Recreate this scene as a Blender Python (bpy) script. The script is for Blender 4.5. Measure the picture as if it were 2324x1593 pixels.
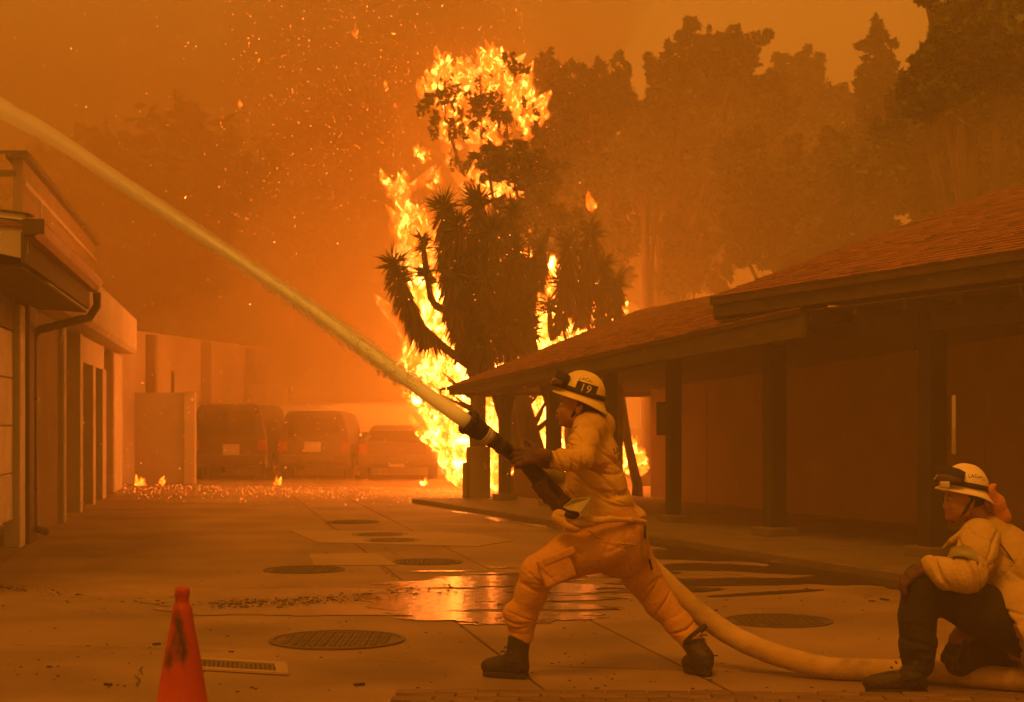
import bpy, bmesh, math, random
import numpy as np
from mathutils import Vector, Matrix
random.seed(7); RNG = np.random.default_rng(7)
SC = bpy.context.scene; COL = SC.collection
for _o in list(bpy.data.objects): bpy.data.objects.remove(_o)
# ---------------------------------------------------------------- camera
F, CX, HY, H = 3600.0, 1161.5, 955.0, 1.35      # focal length in pixels of a 2323 px wide frame, centre, horizon row, eye height
cam = bpy.data.cameras.new('camera'); camo = bpy.data.objects.new('camera', cam); COL.objects.link(camo)
cam.sensor_width = 36; cam.lens = 36*F/2323; cam.shift_y = (HY-796.5)/2323
cam.clip_start = .1; cam.clip_end = 600
cam.dof.use_dof = True; cam.dof.focus_distance = 8.3; cam.dof.aperture_fstop = 7.0
camo.location = (0, 0, H); camo.rotation_euler = (math.radians(90), 0, 0)
SC.camera = camo
# ---------------------------------------------------------------- sky and sun
W = bpy.data.worlds.new('World'); SC.world = W; W.use_nodes = True
wn = W.node_tree; bg = wn.nodes['Background']
tc = wn.nodes.new('ShaderNodeTexCoord'); sx = wn.nodes.new('ShaderNodeSeparateXYZ'); wn.links.new(tc.outputs['Generated'], sx.inputs[0])
wr = wn.nodes.new('ShaderNodeValToRGB'); wn.links.new(sx.outputs['Z'], wr.inputs[0])
wr.color_ramp.elements[0].position = 0.0; wr.color_ramp.elements[0].color = (.59, .18, .014, 1)
wr.color_ramp.elements[1].position = .8; wr.color_ramp.elements[1].color = (.62, .21, .018, 1)
wn.links.new(wr.outputs[0], bg.inputs[0]); bg.inputs[1].default_value = 1.0
sun = bpy.data.lights.new('sun', 'SUN'); suno = bpy.data.objects.new('sun', sun); COL.objects.link(suno)
sun.energy = 1.9; sun.color = (1, .31, .018); sun.angle = math.radians(18)
suno.rotation_euler = (math.radians(30), math.radians(-14), 0)
SC.view_settings.view_transform = 'Standard'; SC.view_settings.look = 'None'
SC.view_settings.exposure = 0.0; SC.view_settings.gamma = 1.0; SC.view_settings.use_curve_mapping = False
cy = SC.cycles
cy.max_bounces = 8; cy.diffuse_bounces = 3; cy.glossy_bounces = 3; cy.transparent_max_bounces = 24
cy.volume_bounces = 2; cy.sample_clamp_indirect = 4; cy.use_denoising = True
try: cy.denoising_prefilter = 'ACCURATE'; cy.denoising_input_passes = 'RGB_ALBEDO_NORMAL'
except Exception: pass
HAZE_DENSITY = 0.0135
# ---------------------------------------------------------------- projection helpers (metres from the rows and columns measured in the photograph)
def P(px, py, d): return Vector(((px-CX)/F*d, d, H-(py-HY)/F*d))
def G(px, py, z=0.0):
    d = (H-z)*F/(py-HY); return Vector(((px-CX)/F*d, d, z))
# ---------------------------------------------------------------- noise
def _hash(ix, iy, iz, s):
    n = (ix*374761393 + iy*668265263 + iz*2147483647*3 + s*1274126177) & 0xffffffff
    n = ((n ^ (n >> 13)) * 1274126177) & 0xffffffff
    n = ((n ^ (n >> 16)) * 2246822519) & 0xffffffff
    return ((n ^ (n >> 15)) & 0xffffff)/float(0xffffff)
def vnoise(p, s=0):
    p = np.asarray(p, dtype=np.float64); i = np.floor(p).astype(np.int64); f = p-i; f = f*f*(3-2*f)
    r = 0
    for dx in (0, 1):
        for dy in (0, 1):
            for dz in (0, 1):
                w = (f[..., 0] if dx else 1-f[..., 0])*(f[..., 1] if dy else 1-f[..., 1])*(f[..., 2] if dz else 1-f[..., 2])
                r = r + w*_hash(i[..., 0]+dx, i[..., 1]+dy, i[..., 2]+dz, s)
    return r*2-1
def fbm(p, s=0, o=3):
    a, r = 1.0, 0
    for k in range(o): r = r + a*vnoise(np.asarray(p)*(2.03**k)+17.3*k, s+k); a *= .5
    return r
# ---------------------------------------------------------------- objects
def tag(o, label=None, cat=None, group=None, kind=None):
    if label: o['label'] = label
    if cat: o['category'] = cat
    if group: o['group'] = group
    if kind: o['kind'] = kind
    return o
def empty(name, loc=(0, 0, 0), rz=0.0, **k):
    o = bpy.data.objects.new(name, None); COL.objects.link(o); o.location = loc; o.rotation_euler = (0, 0, rz); o.empty_display_size = .2
    return tag(o, **k)
def link_mesh(name, me, parent=None, smooth=False):
    o = bpy.data.objects.new(name, me); COL.objects.link(o)
    if smooth:
        me.polygons.foreach_set('use_smooth', [True]*len(me.polygons))
    if parent is not None:
        o.parent = parent; o.matrix_parent_inverse = Matrix.Identity(4)
    return o
def npmesh(name, V, Fc, mat=None, parent=None, smooth=True):
    me = bpy.data.meshes.new(name); V = np.asarray(V, dtype=np.float32); Fc = np.asarray(Fc, dtype=np.int32)
    me.vertices.add(len(V)); me.vertices.foreach_set('co', V.ravel())
    k = Fc.shape[1]; me.loops.add(Fc.size); me.loops.foreach_set('vertex_index', Fc.ravel())
    me.polygons.add(len(Fc)); me.polygons.foreach_set('loop_start', np.arange(len(Fc), dtype=np.int32)*k)
    me.polygons.foreach_set('loop_total', np.full(len(Fc), k, dtype=np.int32))
    me.update(calc_edges=True); me.validate()
    if mat: me.materials.append(mat)
    return link_mesh(name, me, parent, smooth)
def rel(parent, v):                                  # world point -> the parent's own space
    return parent.matrix_basis.inverted() @ Vector(v) if parent is not None else Vector(v)
class MB:
    def __init__(s): s.v = []; s.f = []
    def add(s, V, Fs):
        b = len(s.v); s.v += [tuple(x) for x in V]; s.f += [tuple(i+b for i in f) for f in Fs]; return s
    def box(s, c, sz, M=None):
        x, y, z = sz[0]/2, sz[1]/2, sz[2]/2
        V = [Vector((i, j, k)) for i in (-x, x) for j in (-y, y) for k in (-z, z)]
        if M is not None: V = [M @ v for v in V]
        V = [v+Vector(c) for v in V]
        return s.add(V, [(0, 1, 3, 2), (4, 6, 7, 5), (0, 4, 5, 1), (2, 3, 7, 6), (0, 2, 6, 4), (1, 5, 7, 3)])
    def hexa(s, lo, hi):                             # lo, hi: four corners each, same order
        V = list(lo)+list(hi)
        return s.add(V, [(3, 2, 1, 0), (4, 5, 6, 7), (0, 1, 5, 4), (1, 2, 6, 5), (2, 3, 7, 6), (3, 0, 4, 7)])
    def prism(s, poly, off):                         # polygon extruded by a vector
        n = len(poly); V = [Vector(p) for p in poly]+[Vector(p)+Vector(off) for p in poly]
        return s.add(V, [tuple(range(n))[::-1], tuple(range(n, 2*n))]+[(i, (i+1) % n, (i+1) % n+n, i+n) for i in range(n)])
    def tube(s, pts, r, seg=10, cap=True):
        pts = [Vector(p) for p in pts]; n = len(pts)
        rr = r if isinstance(r, (list, tuple)) else [r]*n
        b = len(s.v); up = Vector((0, 0, 1)); px = None
        for i, p in enumerate(pts):
            t = (pts[min(i+1, n-1)]-pts[max(i-1, 0)]).normalized()
            if px is None:
                a = up if abs(t.z) < .9 else Vector((1, 0, 0)); px = t.cross(a).normalized()
            else: px = (px-t*px.dot(t)).normalized()
            q = t.cross(px)
            for k in range(seg):
                a = 2*math.pi*k/seg; s.v.append(tuple(p+(px*math.cos(a)+q*math.sin(a))*rr[i]))
        for i in range(n-1):
            for k in range(seg):
                k2 = (k+1) % seg; s.f.append((b+i*seg+k, b+i*seg+k2, b+(i+1)*seg+k2, b+(i+1)*seg+k))
        if cap: s.f.append(tuple(b+k for k in range(seg))[::-1]); s.f.append(tuple(b+(n-1)*seg+k for k in range(seg)))
        return s
    def build(s, name, mat=None, parent=None, smooth=False, bevel=0.0, seg=2):
        me = bpy.data.meshes.new(name)
        V = s.v if parent is None else [tuple(PINV(parent) @ Vector(v)) for v in s.v]
        me.from_pydata(V, [], s.f); me.update()
        bm = bmesh.new(); bm.from_mesh(me); bmesh.ops.recalc_face_normals(bm, faces=bm.faces)
        if bevel > 0: bmesh.ops.bevel(bm, geom=[e for e in bm.edges if e.is_manifold and e.calc_face_angle(0) > .5], offset=bevel, segments=seg, affect='EDGES', profile=.5)
        bm.to_mesh(me); bm.free()
        if mat: me.materials.append(mat)
        o = link_mesh(name, me, parent, smooth)
        return o
def PINV(p):
    M = Matrix.Identity(4); q = p
    while q is not None: M = q.matrix_basis @ M; q = q.parent
    return M.inverted()
# ---------------------------------------------------------------- materials
def mat(name, col, rough=.8, col2=None, scale=3.0, detail=5, bump=0.0, bscale=40.0, metal=0.0, spec=.5, stretch=(1, 1, 1), rnd=0.0, coord='Object', dirt=None, dscale=2.0, dlo=.5, dhi=.7):
    m = bpy.data.materials.new(name); m.use_nodes = True; nt = m.node_tree; N = nt.nodes; L = nt.links
    b = N['Principled BSDF']; b.inputs['Roughness'].default_value = rough; b.inputs['Metallic'].default_value = metal
    b.inputs['Specular IOR Level'].default_value = spec
    tcn = N.new('ShaderNodeTexCoord'); mp = N.new('ShaderNodeMapping'); L.new(tcn.outputs[coord], mp.inputs[0]); mp.inputs['Scale'].default_value = stretch
    if col2 is None: col2 = tuple(c*.72 for c in col)
    nz = N.new('ShaderNodeTexNoise'); nz.inputs['Scale'].default_value = scale; nz.inputs['Detail'].default_value = detail; L.new(mp.outputs[0], nz.inputs['Vector'])
    rp = N.new('ShaderNodeValToRGB'); rp.color_ramp.elements[0].position = .35; rp.color_ramp.elements[1].position = .68
    rp.color_ramp.elements[0].color = (*col2, 1); rp.color_ramp.elements[1].color = (*col, 1); L.new(nz.outputs['Fac'], rp.inputs[0])
    out = rp.outputs[0]
    if dirt:
        n2 = N.new('ShaderNodeTexNoise'); n2.inputs['Scale'].default_value = dscale; n2.inputs['Detail'].default_value = 8; L.new(mp.outputs[0], n2.inputs['Vector'])
        mr = N.new('ShaderNodeMapRange'); mr.inputs['From Min'].default_value = dlo; mr.inputs['From Max'].default_value = dhi; L.new(n2.outputs['Fac'], mr.inputs[0])
        mx = N.new('ShaderNodeMix'); mx.data_type = 'RGBA'; L.new(mr.outputs[0], mx.inputs[0]); L.new(out, mx.inputs[6]); mx.inputs[7].default_value = (*dirt, 1); out = mx.outputs[2]
    if rnd:
        oi = N.new('ShaderNodeObjectInfo'); hs = N.new('ShaderNodeHueSaturation'); ma = N.new('ShaderNodeMapRange')
        ma.inputs['To Min'].default_value = 1-rnd; ma.inputs['To Max'].default_value = 1+rnd; L.new(oi.outputs['Random'], ma.inputs[0]); L.new(ma.outputs[0], hs.inputs['Value']); L.new(out, hs.inputs['Color']); out = hs.outputs[0]
    L.new(out, b.inputs['Base Color'])
    if bump:
        n3 = N.new('ShaderNodeTexNoise'); n3.inputs['Scale'].default_value = bscale; n3.inputs['Detail'].default_value = 6; L.new(mp.outputs[0], n3.inputs['Vector'])
        bp = N.new('ShaderNodeBump'); bp.inputs['Strength'].default_value = bump; bp.inputs['Distance'].default_value = .02; L.new(n3.outputs['Fac'], bp.inputs['Height']); L.new(bp.outputs[0], b.inputs['Normal'])
    return m
M_conc = mat('concrete', (.31, .205, .115), .72, (.215, .14, .078), .9, 8, .25, 55, rnd=.10, dirt=(.13, .085, .05), dscale=.8, dlo=.46, dhi=.74)
M_soil = mat('joint_soil', (.05, .04, .03), .95, bump=.4)
M_walk = mat('walkway_concrete', (.19, .14, .085), .8, scale=1.5, bump=.2, dirt=(.12, .1, .08))
M_brick = mat('paving_brick', (.21, .13, .075), .85, (.14, .085, .05), 6, 5, .4, 60, rnd=.22)
M_iron = mat('cast_iron', (.12, .085, .055), .65, (.08, .058, .038), 8, bump=.3, bscale=30)
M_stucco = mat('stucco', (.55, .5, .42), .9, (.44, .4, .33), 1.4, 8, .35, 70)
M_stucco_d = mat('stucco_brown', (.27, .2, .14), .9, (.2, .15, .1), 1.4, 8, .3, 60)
M_white = mat('white_paint', (.72, .68, .6), .6, (.55, .52, .45), 2, 6, .12, 40)
M_trim = mat('brown_trim_paint', (.085, .055, .035), .7, (.055, .036, .024), 5, bump=.3, bscale=25, stretch=(1, 1, .15))
M_post = mat('dark_wood_post', (.035, .032, .022), .8, (.022, .02, .014), 6, bump=.4, bscale=20, stretch=(1, 1, .12))
M_fascia = mat('weathered_fascia', (.085, .066, .034), .85, (.055, .042, .022), 3, 7, .4, 25, stretch=(1, 1, 3), dirt=(.15, .11, .06), dscale=5, dlo=.6, dhi=.75)
M_shing = mat('roof_shingle', (.31, .12, .065), .9, (.22, .085, .05), 5, 7, .5, 30, dirt=(.09, .05, .035), dscale=4, dlo=.52, dhi=.7)
M_soffit = mat('soffit_board', (.13, .085, .055), .85, bump=.2)
M_pwall = mat('porch_wall', (.44, .26, .15), .9, (.34, .2, .115), 1.2, 6, .25, 30)
M_gutter = mat('gutter_paint', (.42, .2, .12), .42, (.34, .16, .1), 3, spec=.6)
M_spout = mat('downspout_paint', (.07, .045, .03), .45, spec=.6)
M_wall2 = mat('boundary_wall', (.5, .42, .34), .9, scale=.8, bump=.2)
M_fence = mat('fence_board', (.36, .29, .22), .9, scale=.8, bump=.2)
M_pale = mat('pale_wall', (.78, .7, .58), .9, (.68, .6, .5), .8, bump=.2)
M_bark = mat('bark', (.11, .08, .055), .9, (.06, .045, .03), 8, 6, .7, 18, stretch=(1, 1, .25))
M_yucca = mat('yucca_leaf', (.06, .085, .03), .6, (.035, .05, .018), 2, rnd=.2)
M_dead = mat('dead_yucca_leaf', (.13, .095, .05), .9, (.08, .06, .035), 3)
M_leaf = [mat('leaf_dark', (.05, .075, .025), .7, (.025, .04, .012), .9), mat('leaf_olive', (.075, .105, .02), .7, (.035, .05, .01), .7), mat('leaf_green', (.10, .16, .02), .7, (.045, .075, .01), .6)]
M_metal = mat('rail_metal', (.08, .06, .05), .5, spec=.5)
# ================================================================ ground
gm = MB(); gm.add([(-150, -20, -.045), (150, -20, -.045), (150, 300, -.045), (-150, 300, -.045)], [(0, 1, 2, 3)])
tag(gm.build('ground', M_soil), kind='structure')
pave = empty('pavement', (0, 0, 0), kind='structure')
# joints: rows run Y = y0 - .2 X, columns run X = x0 - .2 Y
def cross(y0, x0, su=-.19, sv=-.2):                 # Y = y0+su*X ; X = x0+sv*Y
    Y = (y0+su*x0)/(1-su*sv); return (x0+sv*Y, Y)
rows = [2.0, 4.6, 6.7, 8.78, 11.35, 14.2, 17.4, 21.0, 25.5, 31.0, 38.5, 50.0]
cols = [-14, -9.4, 1.76, 2.68, 5.4, 8.2, 11.0, 14.5]
slab_me = {}
for i in range(len(rows)-1):
    for j in range(len(cols)-1):
        g0, g1 = (.008 if i == 3 else .0025), (.008 if i == 2 else .0025)
        h0, h1 = (.008 if j in (2, 3) else .0018), (.008 if j in (1, 2) else .0018)
        c = [cross(rows[i]+g0, cols[j]+h0), cross(rows[i]+g0, cols[j+1]-h1), cross(rows[i+1]-g1, cols[j+1]-h1), cross(rows[i+1]-g1, cols[j]+h0)]
        cxm = sum(p[0] for p in c)/4; cym = sum(p[1] for p in c)/4
        if abs(cxm) > .36*cym+9.5: continue
        if i == 4 and j in (4, 5) and False: continue
        t = random.uniform(-.0025, .0025)
        lo = [Vector((p[0], p[1], -.05)) for p in c]; hi = [Vector((p[0], p[1], t)) for p in c]
        MB().hexa(lo, hi).build('slab', M_conc, pave, bevel=.004 if i < 5 else 0, seg=1)
# lighter repair patches and the thin cross joints of the yard
def patch(name, pts, m, z=.006, th=.004, parent=None, **k):
    mb = MB(); lo = [G(*p) for p in pts]; lo = [Vector((p.x, p.y, z-th)) for p in lo]; n = len(lo)
    mb.prism(lo, (0, 0, th)); return mb.build(name, m, parent, **k)
M_patch = mat('patch_concrete', (.37, .26, .155), .75, (.30, .21, .12), 1.1, 6, .15, 50)
patch('patch', [(655, 1204), (1000, 1208), (1100, 1216), (1165, 1228), (1080, 1241), (720, 1232)], M_patch, .008, parent=pave)
patch('patch', [(700, 1258), (850, 1256), (905, 1284), (712, 1284)], M_patch, .008, parent=pave)
def crack(pts, w=.006):
    r = random.Random(int(pts[0][0])); V = []; Fs = []; q = [G(*p) for p in pts]; out = []
    for i in range(len(q)-1):
        n_ = max(3, int((q[i+1]-q[i]).length/.07))
        for k in range(n_): p = q[i].lerp(q[i+1], k/n_); out.append(Vector((p.x+r.gauss(0, .012), p.y+r.gauss(0, .02), .0052)))
    out.append(q[-1]+Vector((0, 0, .0052)))
    for i, p in enumerate(out):
        t = (out[min(i+1, len(out)-1)]-out[max(i-1, 0)]).normalized(); s = Vector((-t.y, t.x, 0))*w*r.uniform(.3, 1)*(1 if 0 < i < len(out)-1 else .1); V += [p-s, p+s]
    for i in range(len(out)-1): Fs.append((2*i, 2*i+1, 2*i+3, 2*i+2))
    MB().add(V, Fs).build('crack', M_soil, pave)
for pts_ in ([(862, 1283), (880, 1302), (905, 1312), (930, 1338)], [(735, 1183), (757, 1201)], [(820, 1243), (870, 1243), (905, 1262)], [(1110, 1365), (1240, 1358), (1380, 1352)], [(905, 1301), (1010, 1296), (1120, 1299)], [(0, 1463), (260, 1470), (520, 1478)],
             [(316, 1512), (318, 1560)], [(1960, 1350), (2030, 1366), (2100, 1385)], [(1640, 1300), (1720, 1312), (1830, 1330)], [(60, 1240), (20, 1262), (0, 1280)], [(1480, 1360), (1620, 1350), (1800, 1347)], [(480, 1240), (700, 1236), (1000, 1241)], [(300, 1212), (620, 1206)]):
    crack(pts_, .009 if pts_[0][1] < 1320 else .006)
# covers ----------------------------------------------------------
def disc(c, r, z, th, n=40):
    mb = MB(); mb.prism([(c[0]+r*math.cos(2*math.pi*k/n), c[1]+r*math.sin(2*math.pi*k/n), z-th) for k in range(n)], (0, 0, th)); return mb
def manhole(px, py, wpx, label):
    c = G(px, py); r = wpx/2/F*c.y
    e = empty('manhole_cover', (c.x, c.y, 0), label=label, cat='manhole cover', group='manhole covers in the yard')
    mb = MB(); n = 44                                 # ring frame
    for a in range(n):
        t0, t1 = 2*math.pi*a/n, 2*math.pi*(a+1)/n
        q = [(c.x+rr*math.cos(t), c.y+rr*math.sin(t)) for rr in (r*.93, r) for t in (t0, t1)]
        mb.hexa([Vector((*q[k], .002)) for k in (0, 1, 3, 2)], [Vector((*q[k], .011)) for k in (0, 1, 3, 2)])
    mb.build('rim', M_iron, e)
    disc(c, r*.92, .007, .006).build('lid', M_iron, e)
    tr = MB(); s = r/7                                # raised tread squares
    for ix in range(-6, 7):
        for iy in range(-6, 7):
            if (ix*ix+iy*iy)**.5*s < r*.84: tr.box((c.x+ix*s, c.y+iy*s, .0095), (s*.6, s*.6, .005), Matrix.Rotation(.6, 3, 'Z'))
    o = tr.build('tread', M_iron, e); o['kind'] = 'stuff'
manhole(765, 1453, 308, 'largest dark manhole cover just behind and right of the traffic cone')
manhole(1765, 1410, 246, 'manhole cover between the hose and the crouching person')
manhole(690, 1294, 185, 'manhole cover far left of the puddle, before the patched slab')
manhole(970, 1276, 160, 'manhole cover directly beyond the puddle, at the edge of the short patch')
manhole(862, 1214, 128, 'farther of the two covers in the pale patch')
manhole(890, 1227, 128, 'nearer of the two covers in the pale patch')
manhole(800, 1185, 120, 'farthest manhole cover, beyond the pale patch')
# drain -----------------------------------------------------------
a = G(400, 1478); b = G(640, 1510); dd = empty('drain_grate', ((a.x+b.x)/2, (a.y+b.y)/2, 0), label='rectangular drain grate in a pale frame beside the traffic cone', cat='drain grate')
q = [G(380, 1492), G(650, 1508), G(655, 1533), G(375, 1517)]; q = [Vector((p.x, p.y, .003)) for p in q]
q2 = [G(395, 1497), G(622, 1511), G(627, 1528), G(390, 1514)]; q2 = [Vector((p.x, p.y, .003)) for p in q2]
fr = MB()
for k in range(4):
    k2 = (k+1) % 4; lo = [q[k], q[k2], q2[k2], q2[k]]; fr.hexa(lo, [p+Vector((0, 0, .012)) for p in lo])
fr.build('frame', M_patch, dd)
MB().hexa([p for p in q2], [p+Vector((0, 0, .002)) for p in q2]).build('pit', M_soil, dd)
ux = (q2[1]-q2[0]); uy = (q2[3]-q2[0])
for k in range(22):
    t = (k+.5)/22; p0 = q2[0]+ux*t; p1 = p0+uy; wv = ux.normalized()*.011
    MB().hexa([p0-wv, p0+wv, p1+wv, p1-wv], [v+Vector((0, 0, .009)) for v in (p0-wv, p0+wv, p1+wv, p1-wv)]).build('grate_bar', M_iron, dd)
# brick edging at the near edge ------------------------------------
edg = empty('brick_edging', (0, 0, 0), label='low strip of reddish paving bricks along the near edge of the yard', cat='paving')
e0 = G(902, 1573); e1 = G(2323, 1584); du = (e1-e0).normalized(); dv = Vector((du.y, -du.x, 0))
bme = None
for r_ in range(7):
    for k in range(-1, 24):
        L_ = .198; o0 = e0+du*(k*(L_+.008)+(.1 if r_ % 2 else 0)+.0)+dv*(r_*.103+.002)
        if k == -1 and not r_ % 2: continue
        if k == -1: continue
        p = o0+du*L_/2+dv*.0475
        if bme is None:
            bme = MB().box((0, 0, 0), (L_, .095, .05)).build('brick', M_brick, edg, bevel=.005, seg=1); o = bme
        else:
            o = bme.copy(); COL.objects.link(o)
        o.location = (p.x, p.y, .0+random.uniform(-.002, .004)); o.rotation_euler = (random.uniform(-.01, .01), random.uniform(-.01, .01), math.atan2(du.y, du.x)+random.uniform(-.008, .008))
# raised walkway of the right building ----------------------------
KU = Vector((-.358, .934, 0)); KN = Vector((.934, .358, 0))      # along the building away from us, and towards it
P0 = Vector((-.12, 25.6, 0))                                      # far porch post
def R(s, o, z=0.0): return P0-KU*s+KN*o+Vector((0, 0, z))         # s metres nearer than the far post, o metres behind the post line
def Rpx(px, o):                                                   # s where the line at offset o crosses picture column px
    k = (px-CX)/F; a_ = P0+KN*o; # a.x - s*KU.x = k (a.y - s*KU.y)
    return (a_.x-k*a_.y)/(KU.x-k*KU.y)
walk = empty('walkway', (0, 0, 0), kind='structure')
s = -1.0
while s < 19:
    L_ = 1.85; lo = [R(s+.008, -1.25), R(s+L_, -1.25), R(s+L_, 2.55), R(s+.008, 2.55)]
    MB().hexa([v+Vector((0, 0, -.04)) for v in lo], [v+Vector((0, 0, .075)) for v in lo]).build('slab', M_walk, walk, bevel=.01, seg=1); s += L_+.008
# ================================================================ right building with the porch
rb = empty('porch_building', P0+Vector((4, -8, 0)), label='long low building on the right with a shingled roof over a dark posted porch', cat='building')
def rbox(s0, s1, o0, o1, z0, z1, name, m, parent=rb, bevel=0, mb=None, seg=1):
    lo = [R(s0, o0, z0), R(s1, o0, z0), R(s1, o1, z0), R(s0, o1, z0)]; hi = [R(s0, o0, z1), R(s1, o0, z1), R(s1, o1, z1), R(s0, o1, z1)]
    mm = mb or MB(); mm.hexa(lo, hi)
    return mm if mb else mm.build(name, m, parent, bevel=bevel, seg=seg)
WO = 2.6
sA = Rpx(1476, WO); sB = Rpx(2160, WO)
def z_low(s): return 1.93+(2.46-1.93)*min(1, max(-.1, s/9.6))     # the lower eave runs down towards its far end
sJ = Rpx(1610, -.7)                                               # where the main roof starts
# walls
rbox(sA, Rpx(2128, WO), WO, WO+.2, .075, 2.45, 'wall', M_pwall)
rbox(Rpx(2168, WO), 21, WO, WO+.2, .075, 2.45, 'wall', M_pwall)
rbox(Rpx(2128, WO), Rpx(2168, WO), WO+.02, WO+.18, 1.66, 2.45, 'lintel', M_pwall)
rbox(Rpx(2128, WO), Rpx(2168, WO), WO+.02, WO+.18, .075, .95, 'sill_wall', M_pwall)
M_glass = bpy.data.materials.new('window_glass'); M_glass.use_nodes = True
_b = M_glass.node_tree.nodes['Principled BSDF']; _b.inputs['Transmission Weight'].default_value = 1; _b.inputs['Roughness'].default_value = .02; _b.inputs['Base Color'].default_value = (.8, .8, .7, 1); _b.inputs['IOR'].default_value = 1.05
rbox(Rpx(2130, WO), Rpx(2166, WO), WO+.09, WO+.1, .95, 1.66, 'window_pane', M_glass)
# end wall of the breezeway and doors, recessed frames on the porch wall
rbox(sA, sA+.2, WO+.2, WO+5, .075, 2.45, 'side_wall', M_pwall)
for px_ in (1600, 1745, 1905, 2050, 2230):             # vertical cover strips of the porch wall
    s0 = Rpx(px_, WO); rbox(s0, s0+.05, WO-.010, WO-.003, .08, 2.44, 'cover_strip', M_pwall)
# far half: low wall between the posts, open above
rbox(Rpx(1165, .6), Rpx(1248, .6), .6, .72, .075, .62, 'low_wall', M_pwall)
rbox(Rpx(1388, 1.6)-.55, Rpx(1388, 1.6), 1.6, 1.8, .075, 2.2, 'wall', M_pwall)
# header beam under the opening of the breezeway
rbox(.4, sA+.3, WO-.02, WO+.16, 1.87, 2.1, 'header_beam', M_trim)
# posts
posts = [(1145, .165), (1256, .19), (1385, .15), (1528, .155), (1757, .2), (2115, .2)]
for px, w in posts:
    s_ = Rpx(px, 0); top = z_low(s_)-.14 if px < 1700 else 2.42
    e = empty('post', R(s_, 0, .07)); e.parent = rb; e.matrix_parent_inverse = Matrix.Identity(4); e.location = rb.matrix_basis.inverted() @ R(s_, 0, .07)
    sh = MB(); c = R(s_, 0); an = math.atan2(KU.y, KU.x)
    sh.box((c.x, c.y, (top+.07)/2), (w, w, top-.07), Matrix.Rotation(an, 3, 'Z'))
    sh.build('shaft', M_post, e, bevel=.008, seg=1)
    MB().box((c.x, c.y, .12), (w*1.9, w*1.9, .1), Matrix.Rotation(an, 3, 'Z')).build('post_base', M_walk, e, bevel=.01, seg=1)
# knee braces of the farthest post and its neighbour
def brace(px, side, drop=.5):
    s_ = Rpx(px, 0); z = z_low(s_)-.13; a_ = R(s_, 0, z-drop); b_ = R(s_+side*drop*.8, 0, z); n = KN*.06
    w = (b_-a_).normalized().cross(KN)*.045
    MB().hexa([a_-n-w, a_-n+w, a_+n+w, a_+n-w], [b_-n-w, b_-n+w, b_+n+w, b_+n-w]).build('knee_brace', M_post, rb)
brace(1145, -1, .55); brace(1145, 1, .4); brace(1256, -1, .5)
# porch beam
for (s0, s1) in ((-.75, sJ),):
    n_ = 8
    for k in range(n_):
        t0, t1 = s0+(s1-s0)*k/n_, s0+(s1-s0)*(k+1)/n_; za, zb = z_low(t0)-.05, z_low(t1)-.05; n = .08
        lo = [R(t0, -n, za-.10), R(t1, -n, zb-.10), R(t1, n, zb-.10), R(t0, n, za-.10)]; hi = [R(t0, -n, za), R(t1, -n, zb), R(t1, n, zb), R(t0, n, za)]
        if k == 0: bmb = MB()
        bmb.hexa(lo, hi)
    bmb.build('porch_beam', M_trim, rb)
rbox(sJ, 21, -.09, .09, 2.2, 2.42, 'porch_beam', M_trim)
# --- roofs: a plane through the eave, a ridge and a hip, laid with courses of shingles
def roof(eave0, eave1, top0, top1, base0, base1, name_, nr, nx_len):
    """eave0..eave1 near edge; quad to top0..top1; the hip triangle goes eave0 -> top0"""
    sh = MB(); deck = MB(); up = Vector((0, 0, 1))
    nrm = ((eave1-eave0).cross(top1-eave0)).normalized()
    if nrm.z < 0: nrm = -nrm
    lo = [eave0, eave1, top1, top0]; deck.hexa([v-nrm*.05 for v in lo], [v-nrm*.004 for v in lo]); deck.build('roof_deck', M_soffit, base0)
    for r_ in range(nr):
        t0, t1 = r_/nr, min(1, (r_+1.12)/nr)
        a0 = eave0.lerp(top0, t0); a1 = eave1.lerp(top1, t0); b0 = eave0.lerp(top0, t1); b1 = eave1.lerp(top1, t1)
        Lr = (a1-a0).length; n = max(2, int(Lr/nx_len)); off = random.random()
        for k in range(n+1):
            u0, u1 = max(0, (k-off)/n), min(1, (k+1-off)/n-.006/Lr*3)
            if u1-u0 < .002: continue
            hgt = random.uniform(.008, .018); ext = random.uniform(0, .018)
            c0, c1, d0, d1 = a0.lerp(a1, u0), a0.lerp(a1, u1), b0.lerp(b1, u0), b0.lerp(b1, u1)
            dn = (c0-d0).normalized()*ext
            sh.add([c0+dn, c1+dn, c1+dn+nrm*hgt, c0+dn+nrm*hgt, d0+nrm*.003, d1+nrm*.003], [(0, 1, 2, 3), (3, 2, 5, 4), (1, 5, 2), (0, 3, 4)])
    o = sh.build('shingles', M_shing, base0); o['kind'] = 'stuff'
    return nrm
# main roof
sR = Rpx(2262, 3.3); zr = 1.35+(HY-433)/F*R(sR, 3.3).y
main_e0, main_e1 = R(sJ, -.7, 2.72), R(21, -.7, 2.72); main_t0, main_t1 = R(sR, 3.3, zr), R(21, 3.3, zr)
roof(main_e0, main_e1, main_t0, main_t1, rb, None, 'main', 34, .26)
# hip end and back slope of the main roof
bk = MB(); far_c = R(sJ, 7.3, 2.72); lo = [main_e0, main_t0, far_c]; bk.prism(lo, (0, 0, -.05)); lo = [main_t0, main_t1, R(21, 7.3, 2.72), far_c]; bk.prism(lo, (0, 0, -.05)); bk.build('rear_roof', M_shing, rb)
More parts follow.
